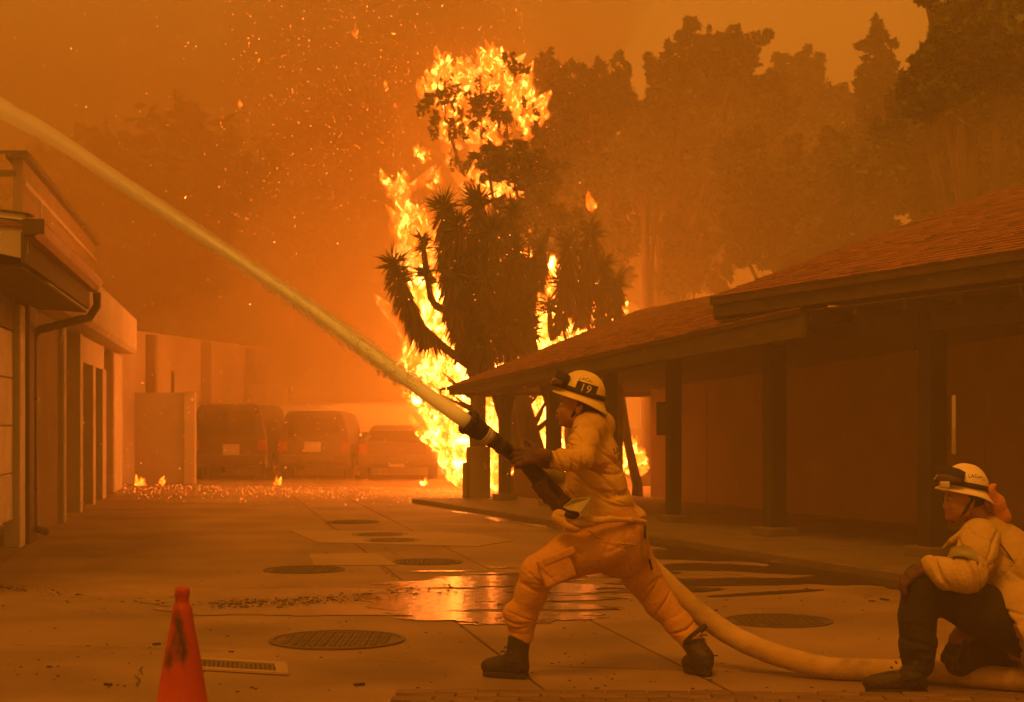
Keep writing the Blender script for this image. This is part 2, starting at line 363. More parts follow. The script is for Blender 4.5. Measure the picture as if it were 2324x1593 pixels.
# lower roof
sT = -.85; sL1 = sJ+1.9
low_e0, low_e1 = R(sT, -.7, z_low(sT)+.02), R(sL1, -.7, 2.47)
s45 = Rpx(1455, 2.3); zr2 = 1.35+(HY-702)/F*R(s45, 2.3).y; s46 = Rpx(1650, 2.3)+.5; zr3 = 1.35+(HY-668)/F*R(Rpx(1610, 2.3), 2.3).y
low_t0, low_t1 = R(s45, 2.3, zr2), R(s46, 2.3, zr3)
roof(low_e0, low_e1, low_t0, low_t1, rb, None, 'low', 26, .27)
bk = MB(); bk.prism([low_e0, low_t0, R(sT, 5.3, z_low(sT))], (0, 0, -.05)); bk.prism([low_t0, low_t1, R(s46, 5.3, 2.4), R(sT, 5.3, z_low(sT))], (0, 0, -.05)); bk.build('rear_roof', M_shing, rb)
# fascias, soffit
def board(p0, p1, h, th, name, m, n=KN):
    lo = [p0-Vector((0, 0, h)), p1-Vector((0, 0, h)), p1-Vector((0, 0, h))+n*th, p0-Vector((0, 0, h))+n*th]
    return MB().hexa(lo, [v+Vector((0, 0, h)) for v in lo]).build(name, m, rb, bevel=.004, seg=1)
dz = Vector((0, 0, 1))
board(main_e0+KN*.04-dz*.05, main_e1+KN*.04-dz*.05, .17, .04, 'fascia_board', M_fascia)
board(main_e0+KN*.0-dz*.035, main_e1+KN*.0-dz*.035, .05, .035, 'drip_edge', M_trim)
board(main_e0+KN*.05-dz*.05, R(sJ, .8, 2.67), .2, .04, 'fascia_board', M_fascia, -KU)
_a, _b = low_e0+KN*.04-dz*.03, low_e1+KN*.04-dz*.03
MB().hexa([_a-dz*.10, _b-dz*.25, _b-dz*.25+KN*.04, _a-dz*.10+KN*.04], [_a, _b, _b+KN*.04, _a+KN*.04]).build('fascia_board', M_fascia, rb)
board(low_e0+KN*.05-dz*.03, R(sT, 5.0, z_low(sT)-.03), .10, .04, 'fascia_board', M_fascia, -KU)
sf = MB(); lo = [R(sJ, -.62, 2.46), R(21, -.62, 2.46), R(21, WO+.2, 2.46), R(sJ, WO+.2, 2.46)]; sf.hexa([v-dz*.012 for v in lo], lo); sf.build('soffit', M_soffit, rb)
sf = MB(); lo = [R(sT+.05, -.62, z_low(sT)-.035), R(sL1, -.62, 2.36), R(sL1, WO+.2, 2.36), R(sT+.05, WO+.2, z_low(sT)-.035)]; sf.hexa([v-dz*.012 for v in lo], lo); sf.build('soffit', M_soffit, rb)
# rafter tails under the near eave
for k in range(16):
    s_ = sJ+.3+k*.8
    if s_ > 20: break
    rbox(s_, s_+.05, -.6, -.12, 2.36, 2.447, 'rafter_tail', M_fascia)
# downspout at the far tip
ds = MB(); t_ = low_e0; ds.tube([t_+Vector((-.02, 0, -.02)), t_+Vector((-.1, -.05, -.04)), t_+Vector((-.1, -.05, -.14)), P(1040, 915, 26.0), P(1080, 938, 25.9)], .028, 8)
ds.build('downspout', M_trim, rb, True)
# electrical box on the fourth post
s_ = Rpx(1528, 0); bx = R(s_, 0); eb = P(1505, 950, bx.y)
MB().box(eb, (.17, .12, .42)).build('panel_box', M_post, rb, bevel=.01)
MB().box(eb+Vector((0, -.065, 0)), (.13, .01, .36)).build('panel_door', M_trim, rb, bevel=.003)
# stone pier by the far post and a garden wall behind the far part
pr = MB(); c = P(1085, 1135, 26.4); pr.box((c.x, c.y, .46), (.4, .4, .92)); o = pr.build('stone_pier', M_stucco_d, None, bevel=.02); tag(o, 'squat dark stone pier under the yucca at the far end of the porch', 'pier')
pr = MB(); c = P(1058, 1135, 26.3); pr.box((c.x, c.y, .33), (.13, .2, .66)); o = pr.build('bollard', M_stucco_d, None, bevel=.02); tag(o, 'short dark bollard just left of the stone pier', 'bollard')
# ================================================================ left building
LK = Vector((-.1676, .9859, 0)); LN = Vector((.9859, .1676, 0))   # along the wall away from us; out of the wall towards the yard
def LY(px, o=0.0): return (2.42-o*1.0143)/((CX-px)/F-.17)
def Lp(Y, o=0.0, z=0.0): return Vector((-2.42-.17*Y+o*1.0143, Y, z))
lb = empty('garage_building', Lp(20, -2), label='pale stucco garage building on the left with a deep eave and a terrace above', cat='building')
def lbox(y0, y1, o0, o1, z0, z1, name, m, parent=lb, bevel=0.0, mb=None):
    lo = [Lp(y0, o0, z0), Lp(y0, o1, z0), Lp(y1, o1, z0), Lp(y1, o0, z0)]; hi = [v+dz*(z1-z0) for v in lo]
    mm = mb or MB(); mm.hexa(lo, hi)
    return mm if mb else mm.build(name, m, parent, bevel=bevel, seg=1)
gd = empty('garage_door', Lp(14, 0, .3)); gd.parent = lb; gd.matrix_parent_inverse = Matrix.Identity(4); gd.location = lb.matrix_basis.inverted() @ Lp(14, 0, .3)
for k in range(4):
    z0 = .3+k*.5; lbox(11.5, LY(31), -.06, -.01, z0+.006, z0+.494, 'door_panel', M_white, gd, .006)
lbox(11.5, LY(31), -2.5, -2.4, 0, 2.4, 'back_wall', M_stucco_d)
lbox(11.28, 11.46, -2.5, -.02, 0, 2.58, 'end_wall', M_stucco)
lbox(11.5, LY(33), -.12, .0, 2.31, 2.75, 'door_header', M_trim)
lbox(LY(33), LY(45), -.12, .06, 0, 2.6, 'door_jamb', M_white, bevel=.01)
lbox(LY(46), LY(65), -.12, .1, 0, 2.62, 'pillar', M_trim, bevel=.01)
lbox(LY(66), LY(70), -.12, .03, 0, 2.6, 'corner_strip', M_white)
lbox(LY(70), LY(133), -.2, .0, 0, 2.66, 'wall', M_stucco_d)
lbox(LY(133), LY(139), -.12, .07, 0, 2.64, 'pillar', M_stucco, bevel=.01)
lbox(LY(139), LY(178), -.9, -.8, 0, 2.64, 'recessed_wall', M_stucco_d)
lbox(LY(176), LY(182), -.8, .04, 0, 2.64, 'pillar', M_stucco)
lbox(LY(182), LY(236), -.12, .0, 2.24, 2.64, 'door_header', M_stucco)
for a_, b_ in ((183, 207), (213, 229)):
    lbox(LY(a_), LY(b_), -.3, -.24, .02, 2.24, 'door', M_trim)
lbox(LY(207), LY(213), -.12, .03, 0, 2.24, 'mullion', M_stucco); lbox(LY(229), LY(237), -.12, .03, 0, 2.24, 'mullion', M_stucco)
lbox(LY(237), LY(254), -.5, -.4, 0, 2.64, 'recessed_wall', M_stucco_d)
lbox(LY(254), LY(272), -.8, .05, 0, 2.64, 'wall', M_stucco, bevel=.03)
# stucco band over the doors
lbox(18.3, LY(272)+.2, -1.0, .32, 2.68, 3.42, 'stucco_band', M_stucco, bevel=.07)
lbox(18.2, LY(140), .325, .36, 3.0, 3.06, 'band_trim', M_trim)
# eave: gutter, fascia, soffit, roof
y0, y1 = 12.7, 18.05
lbox(y0, y1, .64, .675, 2.62, 2.86, 'fascia_board', M_trim)
lo = [Lp(y0+.1, .64, 2.6), Lp(y1, .64, 2.6), Lp(y1, -3, 2.85), Lp(y0+.1, -3, 2.85)]
MB().hexa([v-dz*.02 for v in lo], lo).build('soffit', M_soffit, lb)
lo = [Lp(y0, .72, 2.93), Lp(y1+.1, .72, 2.93), Lp(y1+.1, -4, 3.15), Lp(y0, -4, 3.15)]
MB().hexa([v-dz*.03 for v in lo], lo).build('roof_deck', M_shing, lb)
gt = MB()                                             # K-profile gutter
prof = [(o_-.11, z_) for o_, z_ in [(.79, 2.9), (.79, 2.8), (.86, 2.8), (.9, 2.85), (.93, 2.9), (.93, 2.93), (.915, 2.93), (.885, 2.86), (.85, 2.815), (.8, 2.815), (.8, 2.9)]]
V = [Lp(y0-.02, o_, z_+.02) for o_, z_ in prof]+[Lp(y1+.05, o_, z_+.02) for o_, z_ in prof]; n = len(prof)
gt.add(V, [(i, (i+1) % n, (i+1) % n+n, i+n) for i in range(n)]); gt.build('gutter', M_gutter, lb)
lbox(y0-.06, y0-.02, .66, .83, 2.84, 2.96, 'gutter_end', M_spout)
sp = MB(); sp.tube([Lp(y1-.05, .76, 2.8), Lp(y1, .76, 2.66), Lp(y1+.05, .66, 2.52), P(180, 725, 17.6), P(120, 741, 17.7), P(90, 748, 17.75), P(78, 760, 17.75), P(75, 782, 17.75), P(75.5, 1000, 17.75), P(76, 1180, 17.75), P(82, 1200, 17.75), P(106, 1206, 17.7)], .046, 12)
sp.build('downspout', M_spout, lb, True)
for z_ in (1.6, .6): MB().box((P(76, 955-(z_-H)*F/17.75, 17.75)), (.12, .11, .03)).build('pipe_strap', M_spout, lb)
# front gable end: stucco panel and white verge board
fy = 12.72
mb = MB(); lo = [P(-260, 480, fy), P(53, 502, fy), P(55, 570, fy), P(46, 585, fy), P(-260, 520, fy)]; mb.prism(lo, (0, .12, 0)); mb.build('gable_panel', M_stucco, lb)
mb = MB(); lo = [P(-260, 448, fy-.03), P(57, 486, fy-.03), P(57, 500, fy-.03), P(-260, 462, fy-.03)]; mb.prism(lo, (0, .15, 0)); mb.build('verge_board', M_white, lb)
mb = MB(); lo = [P(-260, 440, fy-.05), P(64, 483, fy-.05), P(64, 487, fy-.05), P(-260, 446, fy-.05)]; mb.prism(lo, (0, .17, 0)); mb.build('roof_edge', M_trim, lb)
# conduit cable
cb = MB(); cb.tube([P(140, 722, 20.9), P(142, 745, 20.8), P(141, 765, 20.8), P(134, 785, 20.8)], .012, 6); cb.build('cable', M_white, lb, True)
# terrace wall and railing
U = empty('terrace', Lp(24.8, -1, 3.4)); U.parent = lb; U.matrix_parent_inverse = Matrix.Identity(4); U.location = lb.matrix_basis.inverted() @ Lp(24.8, -1, 3.4)
def ubox(y0, y1, o0, o1, z0, z1, name, m, b=0): lbox(y0, y1, o0, o1, z0, z1, name, m, U, b)
ubox(24.8, 37, -1.15, -1.0, 3.42, 5.45, 'parapet', M_stucco_d); ubox(24.7, 37.2, -1.25, -.9, 5.452, 5.56, 'parapet_cap', M_trim); ubox(24.9, 37, -.998, -.96, 5.05, 5.12, 'parapet_rail', M_stucco)
ubox(26.9, 27.0, -.998, -.97, 3.5, 5.05, 'parapet_seam', M_stucco)
for z_, t_ in ((5.55, .05), (5.22, .1)):
    a_ = Lp(24.8, -1.1, z_); MB().box((a_.x-2.5, a_.y, z_), (5.0, .05, t_)).build('handrail', M_metal, U)
for k in range(5):
    a_ = Lp(24.8, -1.1); MB().tube([(a_.x-.42-k*.62, a_.y, 3.45), (a_.x-.42-k*.62, a_.y, 5.5)], .018, 6).build('baluster', M_metal, U)
lbox(20, 36, -6, -1.3, 3.43, 3.5, 'terrace_floor', M_stucco_d)
# house roof behind the terrace
hb = empty('rear_house', Lp(40, -3), label='hazy house gable behind the terrace of the garage building', cat='building')
mb = MB(); lo = [P(150, 1050, 40), P(262, 1050, 40), P(262, 660, 40), P(245, 600, 40), P(236, 545, 40), P(205, 512, 40), P(150, 500, 40)]; mb.prism(lo, (0, 5, 0)); mb.build('wall', M_stucco_d, hb)
# ================================================================ far walls
def wallseg(name, a_, b_, z0, z1, th, m, parent=None, bevel=0):
    a_, b_ = Vector((a_[0], a_[1], 0)), Vector((b_[0], b_[1], 0)); n = Vector((-(b_-a_).y, (b_-a_).x, 0)).normalized()*th
    lo = [a_+dz*z0, b_+dz*z0, b_+n+dz*z0, a_+n+dz*z0]; return MB().hexa(lo, [v+dz*(z1-z0) for v in lo]).build(name, m, parent, bevel=bevel)
tw = empty('tall_wall', (-8.1, 33, 0), label='tall pale boundary wall with dark pilasters running behind the left vans', cat='wall')
wallseg('wall', (-8.6, 31.5), (-6.6, 43), 0, 3.3, .25, M_wall2, tw)
for px in (335, 460, 560):
    k = (px-CX)/F; t = (k*31.5+8.6)/(2.0-k*11.5); x, y = -8.6+2*t, 31.5+11.5*t
    MB().box((x+.08, y, 1.62), (.22, .24, 3.24)).build('pilaster', M_stucco_d, tw)
tag(wallseg('fence_panel', (-8.7, 34.3), (-7.02, 34.0), 0, 1.96, .12, M_wall2), 'solid low fence panel in front of the tall wall, left of the vans', 'fence')
tag(wallseg('pillar', (-7.0, 33.9), (-6.78, 33.9), 0, 1.98, .2, M_wall2), 'square gate pillar at the end of the low fence panel', 'pillar')
tag(MB().tube([P(392, 905, 34.6), P(392, 842, 34.6)], .035, 8).build('pole', M_trim), 'thin dark pole standing above the low fence panel', 'pole')
lw = empty('yard_wall', (-5, 39.5, 0), label='long low pale wall behind the three parked vehicles', cat='wall')
wallseg('wall', (-7.3, 39.5), (-1.4, 39.5), 0, 1.74, .25, M_pale, lw)
wallseg('wall_coping', (-7.35, 39.46), (-1.35, 39.46), 1.742, 1.8, .33, M_stucco, lw)
tag(MB().box(P(616, 915, 41.5)-dz*.55, (1.0, 1.0, 2.05)).build('shed', M_wall2, bevel=.02), 'small hazy block showing above the low yard wall', 'shed')
# ================================================================ parked vehicles
M_vpaint = mat('vehicle_paint', (.05, .035, .03), .35, (.04, .028, .024), 2, spec=.6)
M_vglass = mat('vehicle_glass', (.015, .012, .01), .12, spec=.8)
M_tyre = mat('tyre_rubber', (.02, .02, .02), .9); M_plate = mat('number_plate', (.42, .36, .28), .6); M_lamp = mat('tail_lamp', (.25, .02, .01), .3)
def vehicle(name, cat, label, px, Y, wid, hgt, prof, length, waist, box=False, plate=None):
    c = G(px, HY+H*F/Y); e = empty(name, (c.x, Y, 0), label=label, cat=cat, group='vehicles parked in front of the yard wall')
    # body: cross sections along the length; profile gives (length fraction, roof height fraction)
    rings = []
    for t, hf in prof:
        y = Y+length*t; h = hgt*hf; tw_ = wid*(.80 if hf > waist+.08 else .96); z0 = .28
        rings.append([(-wid*.48, z0), (-wid*.5, z0+.18), (-wid*.5, hgt*waist*.88), (-wid*.485, hgt*min(waist, hf)), (-tw_/2, h*.96), (-tw_*.44, h), (tw_*.44, h), (tw_/2, h*.96), (wid*.485, hgt*min(waist, hf)), (wid*.5, hgt*waist*.88), (wid*.5, z0+.18), (wid*.48, z0)])
    V = []; Fs = []; n = 12
    for (t, hf), r_ in zip(prof, rings): V += [Vector((c.x+x, Y+length*t, z)) for x, z in r_]
    for i in range(len(rings)-1):
        for k in range(n): k2 = (k+1) % n; Fs.append((i*n+k, i*n+k2, (i+1)*n+k2, (i+1)*n+k))
    Fs += [tuple(range(n))[::-1], tuple(range((len(rings)-1)*n, len(rings)*n))]
    MB().add(V, Fs).build('body', M_vpaint, e, bevel=.03)
    y_ = Y-.006
    MB().hexa([Vector((c.x-wid*.36, y_-.012, hgt*(waist+.04))), Vector((c.x+wid*.36, y_-.012, hgt*(waist+.04))), Vector((c.x+wid*.36, y_+.03, hgt*(waist+.04))), Vector((c.x-wid*.36, y_+.03, hgt*(waist+.04)))],
              [Vector((c.x-wid*.33, y_-.012, hgt*.9)), Vector((c.x+wid*.33, y_-.012, hgt*.9)), Vector((c.x+wid*.33, y_+.03, hgt*.9)), Vector((c.x-wid*.33, y_+.03, hgt*.9))]).build('rear_window', M_vglass, e, bevel=.008)
    MB().box((c.x, Y-.09, .48), (wid*.98, .16, .2)).build('bumper', M_vpaint, e, bevel=.03)
    if plate: p = P(plate[0], plate[1], Y-.05); MB().box(p, (plate[2]/F*Y, .03, plate[3]/F*Y)).build('number_plate', M_plate, e, bevel=.005)
    for sx_ in (-1, 1):
        MB().box((c.x+sx_*wid*.43, Y-.02, hgt*waist*.82), (wid*.1, .06, .22)).build('tail_light', M_lamp, e, bevel=.01)
        for t in (.18, .8):
            w = MB().tube([(c.x+sx_*(wid*.5-.2), Y+length*t, .32), (c.x+sx_*(wid*.5+.01), Y+length*t, .32)], .32, 20).build('wheel', M_tyre, e, bevel=.02)
            MB().tube([(c.x+sx_*(wid*.5-.1), Y+length*t, .32), (c.x+sx_*(wid*.5+.018), Y+length*t, .32)], .18, 14).build('hubcap', M_plate, w)
        MB().box((c.x+sx_*(wid*.5+.1), Y+length*.62, hgt*(waist+.05)), (.16, .1, .16)).build('side_mirror', M_vpaint, e, bevel=.02)
vehicle('van', 'van', 'dark boxy van parked leftmost of the three, one pale plate low on its rear', 519, 36, 1.78, 1.74, [(0, .6), (.005, .98), (.05, 1), (.7, 1), (.78, .97), (.85, .62), (1, .5)], 4.6, .56, plate=(524, 1021, 38, 26))
vehicle('jeep', 'off-roader', 'dark upright off-roader parked in the middle of the three', 713, 36.4, 1.66, 1.58, [(0, .62), (.005, .97), (.05, 1), (.68, .98), (.76, .62), (1, .56)], 4.2, .58, plate=(709, 1014, 38, 23))
vehicle('parked_car', 'car', 'dark low car parked rightmost, before the brightest stretch of wall', 900, 36.2, 1.78, 1.25, [(0, .7), (.02, .74), (.2, .78), (.28, .98), (.34, 1), (.55, 1), (.72, .76), (1, .64)], 4.6, .68, plate=(900, 1049, 35, 22))
# ================================================================ trees
def leaves_in(blobs, n, size, seed, asp=2.2):
    """blobs: (centre Vector, rx, ry, rz); small pointed leaf faces in clumps through the volume"""
    r = np.random.default_rng(seed); tot = sum(b[1]*b[3] for b in blobs); Vs = []
    for c, rx, ry, rz in blobs:
        m = int(n*rx*rz/tot); nc = max(10, m//34)
        d = r.normal(size=(nc, 3)); d /= np.linalg.norm(d, axis=1)[:, None]; rad = r.uniform(.1, 1.0, nc)**.5*(1+.28*(r.random(nc) > .72)*r.random(nc))
        cc = d*rad[:, None]; idx = r.integers(0, nc, m)
        p = cc[idx]+r.normal(size=(m, 3))*r.uniform(.05, .15, nc)[idx][:, None]; p = p*np.array([rx, ry, rz])+np.array(c)
        Vs.append(p)
    p = np.concatenate(Vs); m = len(p)
    a = r.normal(size=(m, 3)); a[:, 2] = a[:, 2]*.8-.1; a /= np.linalg.norm(a, axis=1)[:, None]
    b = np.cross(a, r.normal(size=(m, 3))); b /= np.linalg.norm(b, axis=1)[:, None]
    s = (size*r.uniform(.5, 1.5, m))[:, None]
    V = np.stack([p-a*s, p+b*s/asp, p+a*s, p-b*s/asp], 1).reshape(-1, 3)
    return V, np.arange(m*4).reshape(m, 4)
def tree(label, base, Y, blobs, n, size, m, cat='tree', group='trees beyond the porch building', depth=.8, tw=.16, seed=1, limbs=True, name='broadleaf_tree', lean=0):
    """base px of the trunk; blobs (px, py, rx, ry) measured in the photograph, at distance Y"""
    bx = (base-CX)/F*Y; e = empty(name, (bx, Y, 0), label=label, cat=cat, group=group)
    r = random.Random(seed); B = []
    for (px, py, rx, ry) in blobs:
        c = P(px, py, Y+r.uniform(-1, 1)*depth); B.append((c, rx/F*Y, (rx+ry)*.5/F*Y*.9, ry/F*Y))
    sat = []                                            # smaller sprays round each mass, so that the outline stays ragged
    for (c, a_, b_, h_) in B:
        for k in range(7):
            an = r.uniform(0, 6.28); f_ = r.uniform(.2, .42); sat.append((c+Vector((math.cos(an)*a_*r.uniform(.8, 1.12), r.uniform(-.5, .5)*b_, math.sin(an)*h_*r.uniform(.8, 1.12)+.1)), a_*f_*.8, b_*f_, h_*f_))
    V, Fs = leaves_in([(c, a_*.9, b_*.9, h_*.9) for (c, a_, b_, h_) in B]+sat, n, size, seed); V = V-np.array([bx, Y, 0])
    npmesh('crown', V, Fs, m, e, smooth=False)
    top = sum((b[0] for b in B), Vector())/len(B); mb = MB(); p0 = Vector((bx, Y, -.03))
    fork = p0.lerp(Vector((top.x*.5+bx*.5, Y, top.z*.62)), .72); pts = [p0.lerp(fork, t/5)+Vector((r.uniform(-1, 1)*.06, 0, 0)) for t in range(6)]
    mb.tube(pts, [tw*(1-.09*k) for k in range(6)], 9); mb.build('trunk', M_bark, e, True)
    if limbs:
        lm = MB()
        for b in B:
            q = b[0]-Vector((0, 0, b[3]*.2)); mid = fork.lerp(q, .5)+Vector((r.uniform(-.2, .2), 0, .15))
            lm.tube([pts[-2], fork.lerp(mid, .5), mid, q, q.lerp(b[0], 1)+Vector((0, 0, b[3]*.5))], [tw*.5, tw*.42, tw*.3, tw*.2, tw*.07], 6)
        lm.build('limbs', M_bark, e, True)
    return e
L0, L1, L2 = M_leaf
tree('hazy dark crown rising just right of the burning treetop', 1245, 34.5, [(1250, 250, 42, 85), (1240, 180, 26, 42), (1290, 330, 70, 80), (1235, 370, 48, 60), (1290, 440, 70, 80)], 20000, .08, L0, seed=11)
tree('bushy crown with a small rounded peak, left of the tallest crown', 1345, 35.5, [(1460, 430, 70, 60), (1330, 540, 60, 70), (1390, 520, 70, 80), (1380, 620, 50, 50), (1330, 190, 48, 48), (1400, 250, 60, 60), (1405, 180, 20, 40), (1330, 290, 80, 90), (1420, 400, 90, 80), (1330, 430, 75, 65)], 34000, .085, L0, seed=12)
tree('dark leafy branch reaching left in front of the flames, over the yucca', 1200, 31, [(1108, 378, 40, 32), (1165, 385, 60, 42), (1230, 420, 60, 55), (1190, 470, 55, 50), (1170, 530, 48, 40), (1250, 520, 60, 60)], 13000, .075, L0, seed=13)
tree('tallest broad crown in the middle of the tree line', 1470, 35.5, [(1450, 360, 80, 90), (1560, 420, 90, 60), (1640, 480, 90, 60), (1590, 130, 62, 55), (1670, 120, 70, 52), (1540, 190, 60, 60), (1640, 220, 120, 90), (1560, 300, 110, 90), (1690, 300, 90, 90), (1480, 160, 16, 32), (1500, 220, 40, 50), (1600, 400, 110, 80)], 56000, .095, L1, seed=14, tw=.2)
tree('medium crown with a ragged top between the tallest crown and the pointed tree', 1800, 40, [(1815, 175, 66, 48), (1780, 240, 70, 70), (1850, 260, 60, 70), (1790, 360, 110, 90), (1900, 240, 40, 34), (1930, 230, 22, 24), (1910, 320, 60, 60)], 34000, .10, L1, seed=15)
tree('pointed dark conifer with layered branches, right of the low gap in the tree line', 1990, 34, [(1992, 78, 16, 26), (1988, 115, 34, 16), (1994, 150, 40, 20), (1985, 190, 46, 26), (1998, 240, 55, 32), (2000, 300, 65, 50), (1995, 400, 90, 90)], 28000, .09, L0, seed=16, name='conifer_tree')
tree('large yellow-green crown filling the top right corner', 2230, 26, [(2180, 70, 62, 80), (2160, 25, 36, 30), (2105, 8, 26, 12), (2260, 80, 90, 100), (2130, 150, 50, 55), (2210, 200, 120, 100), (2320, 160, 70, 140), (2090, 210, 50, 60)], 52000, .085, L2, seed=17, tw=.25)
tree('dense olive crown low on the right, touching the main roof', 2130, 29, [(2080, 330, 95, 90), (2200, 330, 110, 100), (2310, 340, 80, 110), (2000, 400, 90, 90), (2120, 440, 110, 70), (2240, 420, 90, 60)], 46000, .09, L2, seed=18)
tree('dense olive crown behind the middle of the roof', 1830, 31, [(1700, 400, 80, 80), (1800, 430, 90, 90), (1900, 420, 90, 90), (1730, 510, 80, 70), (1850, 530, 90, 70), (1930, 490, 70, 60), (1690, 570, 50, 40), (1790, 590, 70, 36)], 46000, .09, L1, seed=19)
tree('hazy crown seen through the gap between the bare trunks', 1500, 43, [(1500, 600, 130, 80), (1460, 520, 60, 50), (1600, 560, 80, 70), (1420, 620, 50, 60)], 9000, .15, L0, seed=60)
tree('bush on a thin leaning trunk in the gap above the lower roof', 1560, 33, [(1540, 560, 36, 60), (1570, 620, 34, 50), (1600, 560, 30, 40), (1530, 650, 30, 36), (1630, 640, 26, 30)], 5200, .10, L0, seed=20, tw=.1)
def bare(label, pts, Y, w, group='bare trunks in the gap above the lower roof'):
    q = [P(x, y, Y) for x, y in pts]; q0 = Vector((q[-1].x, Y, -.03)); e = empty('tree_trunk', q0, label=label, cat='tree trunk', group=group)
    MB().tube([q0]+q[::-1], [w*1.2]+[w*(1-.4*k/len(q)) for k in range(len(q))], 8).build('trunk', M_bark, e, True)
    br = MB(); r = random.Random(int(pts[0][0]))
    for k in range(4):
        b_ = q[0].lerp(q[-1], r.uniform(.05, .6)); d = Vector((r.choice((-1, 1))*r.uniform(.2, .6), 0, r.uniform(.2, .6))); br.tube([b_, b_+d*.5+Vector((0, 0, -.04)), b_+d], [w*.35, w*.25, w*.1], 5)
    br.build('branch', M_bark, e, True)
bare('thicker straight bare trunk rising above the lower roof', [(1462, 440), (1464, 560), (1466, 690)], 33, .1)
bare('thinner bare trunk just right of the thicker one', [(1482, 450), (1484, 520), (1476, 600)], 33.4, .06)
bare('crooked reddish bare trunk farther right in the gap', [(1530, 440), (1520, 520), (1535, 600), (1525, 680)], 35, .07)
bare('leaning charred trunk seen through the breezeway', [(1407, 880), (1418, 960), (1424, 1000), (1434, 1050), (1446, 1100)], 27.5, .09, 'charred trunks behind the porch')
bare('broad trunk with a ragged skirt leaning behind the second porch post', [(1175, 870), (1190, 940), (1205, 1000), (1222, 1060)], 27.0, .2, 'charred trunks behind the porch')
bare('thin trunk under the yucca beside the stone pier', [(1082, 880), (1080, 960), (1078, 1030)], 26.8, .09, 'charred trunks behind the porch')
# far trees almost lost in the smoke on the left
for k, (px, py, rx, ry, Y) in enumerate([(90, 520, 230, 210, 62), (330, 470, 200, 230, 58), (560, 520, 180, 250, 60), (760, 470, 130, 260, 64)]):
    lab = ['wide shape of a tree lost in smoke above the terrace', 'tall faint tree in smoke behind the tall wall', 'faint rounded tree in smoke above the left van', 'faint tall tree in smoke, nearest the burning treetop'][k]
    tree(lab, px, Y, [(px, py, rx, ry), (px-rx*.5, py+60, rx*.6, ry*.7), (px+rx*.5, py-30, rx*.5, ry*.6), (px+rx*.2, py+150, rx*.8, ry*.7)], 9000, .32, L0, group='far trees in the smoke', seed=40+k, tw=.3)
# the burning tree's scorched crown and stem
tree('burning tree, its thin scorched crown full of flames at the top', 1120, 33.2, [(1090, 230, 105, 85), (1150, 300, 60, 70), (1010, 260, 50, 60), (1100, 400, 70, 60), (1140, 180, 60, 40)], 3000, .08, L0, seed=50, tw=.16, group='trees on fire')
# ================================================================ yuccas
def blade(mb, p, d, L_, w, droop, r):
    d = d.normalized(); s = d.cross(Vector((r.uniform(-1, 1), r.uniform(-1, 1), r.uniform(-.5, 1)))).normalized()*w
    q = p+d*L_*.5+Vector((0, 0, -droop*.25)); e_ = p+d*L_+Vector((0, 0, -droop))
    mb.add([p-s*.6, p+s*.6, q-s, q+s, e_], [(0, 1, 3, 2), (2, 3, 4)])
def yucca(label, base, Y, heads, seed):
    bx = (base-CX)/F*Y; e = empty('yucca_tree', (bx, Y, 0), label=label, cat='yucca', group='yuccas at the end of the porch'); r = random.Random(seed)
    for (px, py, sc, skirt, sx_, sy_) in heads:        # head, size, skirt length (m), where its stem starts
        hp = P(px, py, Y+r.uniform(-.7, .7)); sp_ = P(sx_, sy_, Y) if sx_ else Vector((bx, Y, 1.0))
        mid = sp_.lerp(hp, .5)+Vector(((hp.x-sp_.x)*.18, 0, -.12)); pts = [sp_, sp_.lerp(mid, .5)+Vector((0, 0, -.04)), mid, mid.lerp(hp, .55)+Vector((0, 0, .03)), hp]
        MB().tube(pts, [.075, .065, .06, .05, .04], 7).build('stem', M_bark, e, True)
        ax = (hp-mid).normalized(); ls = MB()
        for k in range(int(95*sc)):
            d = Vector((r.gauss(0, 1), r.gauss(0, 1), r.gauss(0, 1))).normalized(); d = d+ax*.45
            blade(ls, hp+ax*r.uniform(-.16, .08), d, r.uniform(.32, .52)*sc, .020, r.uniform(0, .06), r)
        ls.build('leaf_rosette', M_yucca, e)
        if skirt > 0:
            sk = MB(); tot = (hp-mid).length
            for k in range(int(215*skirt)):
                t = r.random()*skirt; c = hp-ax*t if t < tot else mid-(mid-sp_).normalized()*(t-tot)
                an = r.uniform(0, 6.28); d = Vector((math.cos(an)*.40, math.sin(an)*.40, -1+r.uniform(-.2, .55)*(1-t/skirt)))
                blade(sk, c+Vector((math.cos(an), math.sin(an), 0))*.05, d, r.uniform(.28, .5), .020, 0, r)
            sk.build('dead_leaf_skirt', M_dead, e)
    MB().tube([(bx, Y, -.02), (bx+.03, Y, .5), (bx-.02, Y, 1.1), (bx, Y, 1.7), (bx, Y, 2.3)], [.2, .16, .15, .14, .13], 10).build('trunk', M_bark, e, True)
yucca('big many-headed yucca leaning left, silhouetted by the flames at the end of the porch', 1085, 27.3, [
    (893, 600, .85, 1.5, 1070, 835), (958, 548, .55, 0, 985, 640), (965, 620, .6, 0, 1000, 700), (905, 625, .7, 1.2, 1070, 835),
    (1008, 470, .9, 1.6, 1040, 760), (1085, 455, .95, 1.9, 1075, 800), (1040, 510, .9, 1.6, 1060, 800), (1020, 560, .8, 1.3, 1055, 800), (1060, 580, .9, 1.5, 1075, 830), (1120, 520, .9, 1.6, 1085, 820),
    (1030, 620, .9, 1.2, 1070, 830), (1100, 620, .9, 1.4, 1085, 830), (1075, 690, .9, .9, 1085, 840), (1045, 720, .8, .6, 1080, 850), (1120, 700, .9, .8, 1090, 850), (1060, 810, .5, 0, 1085, 860), (1100, 770, .7, .5, 1085, 860)], 3)
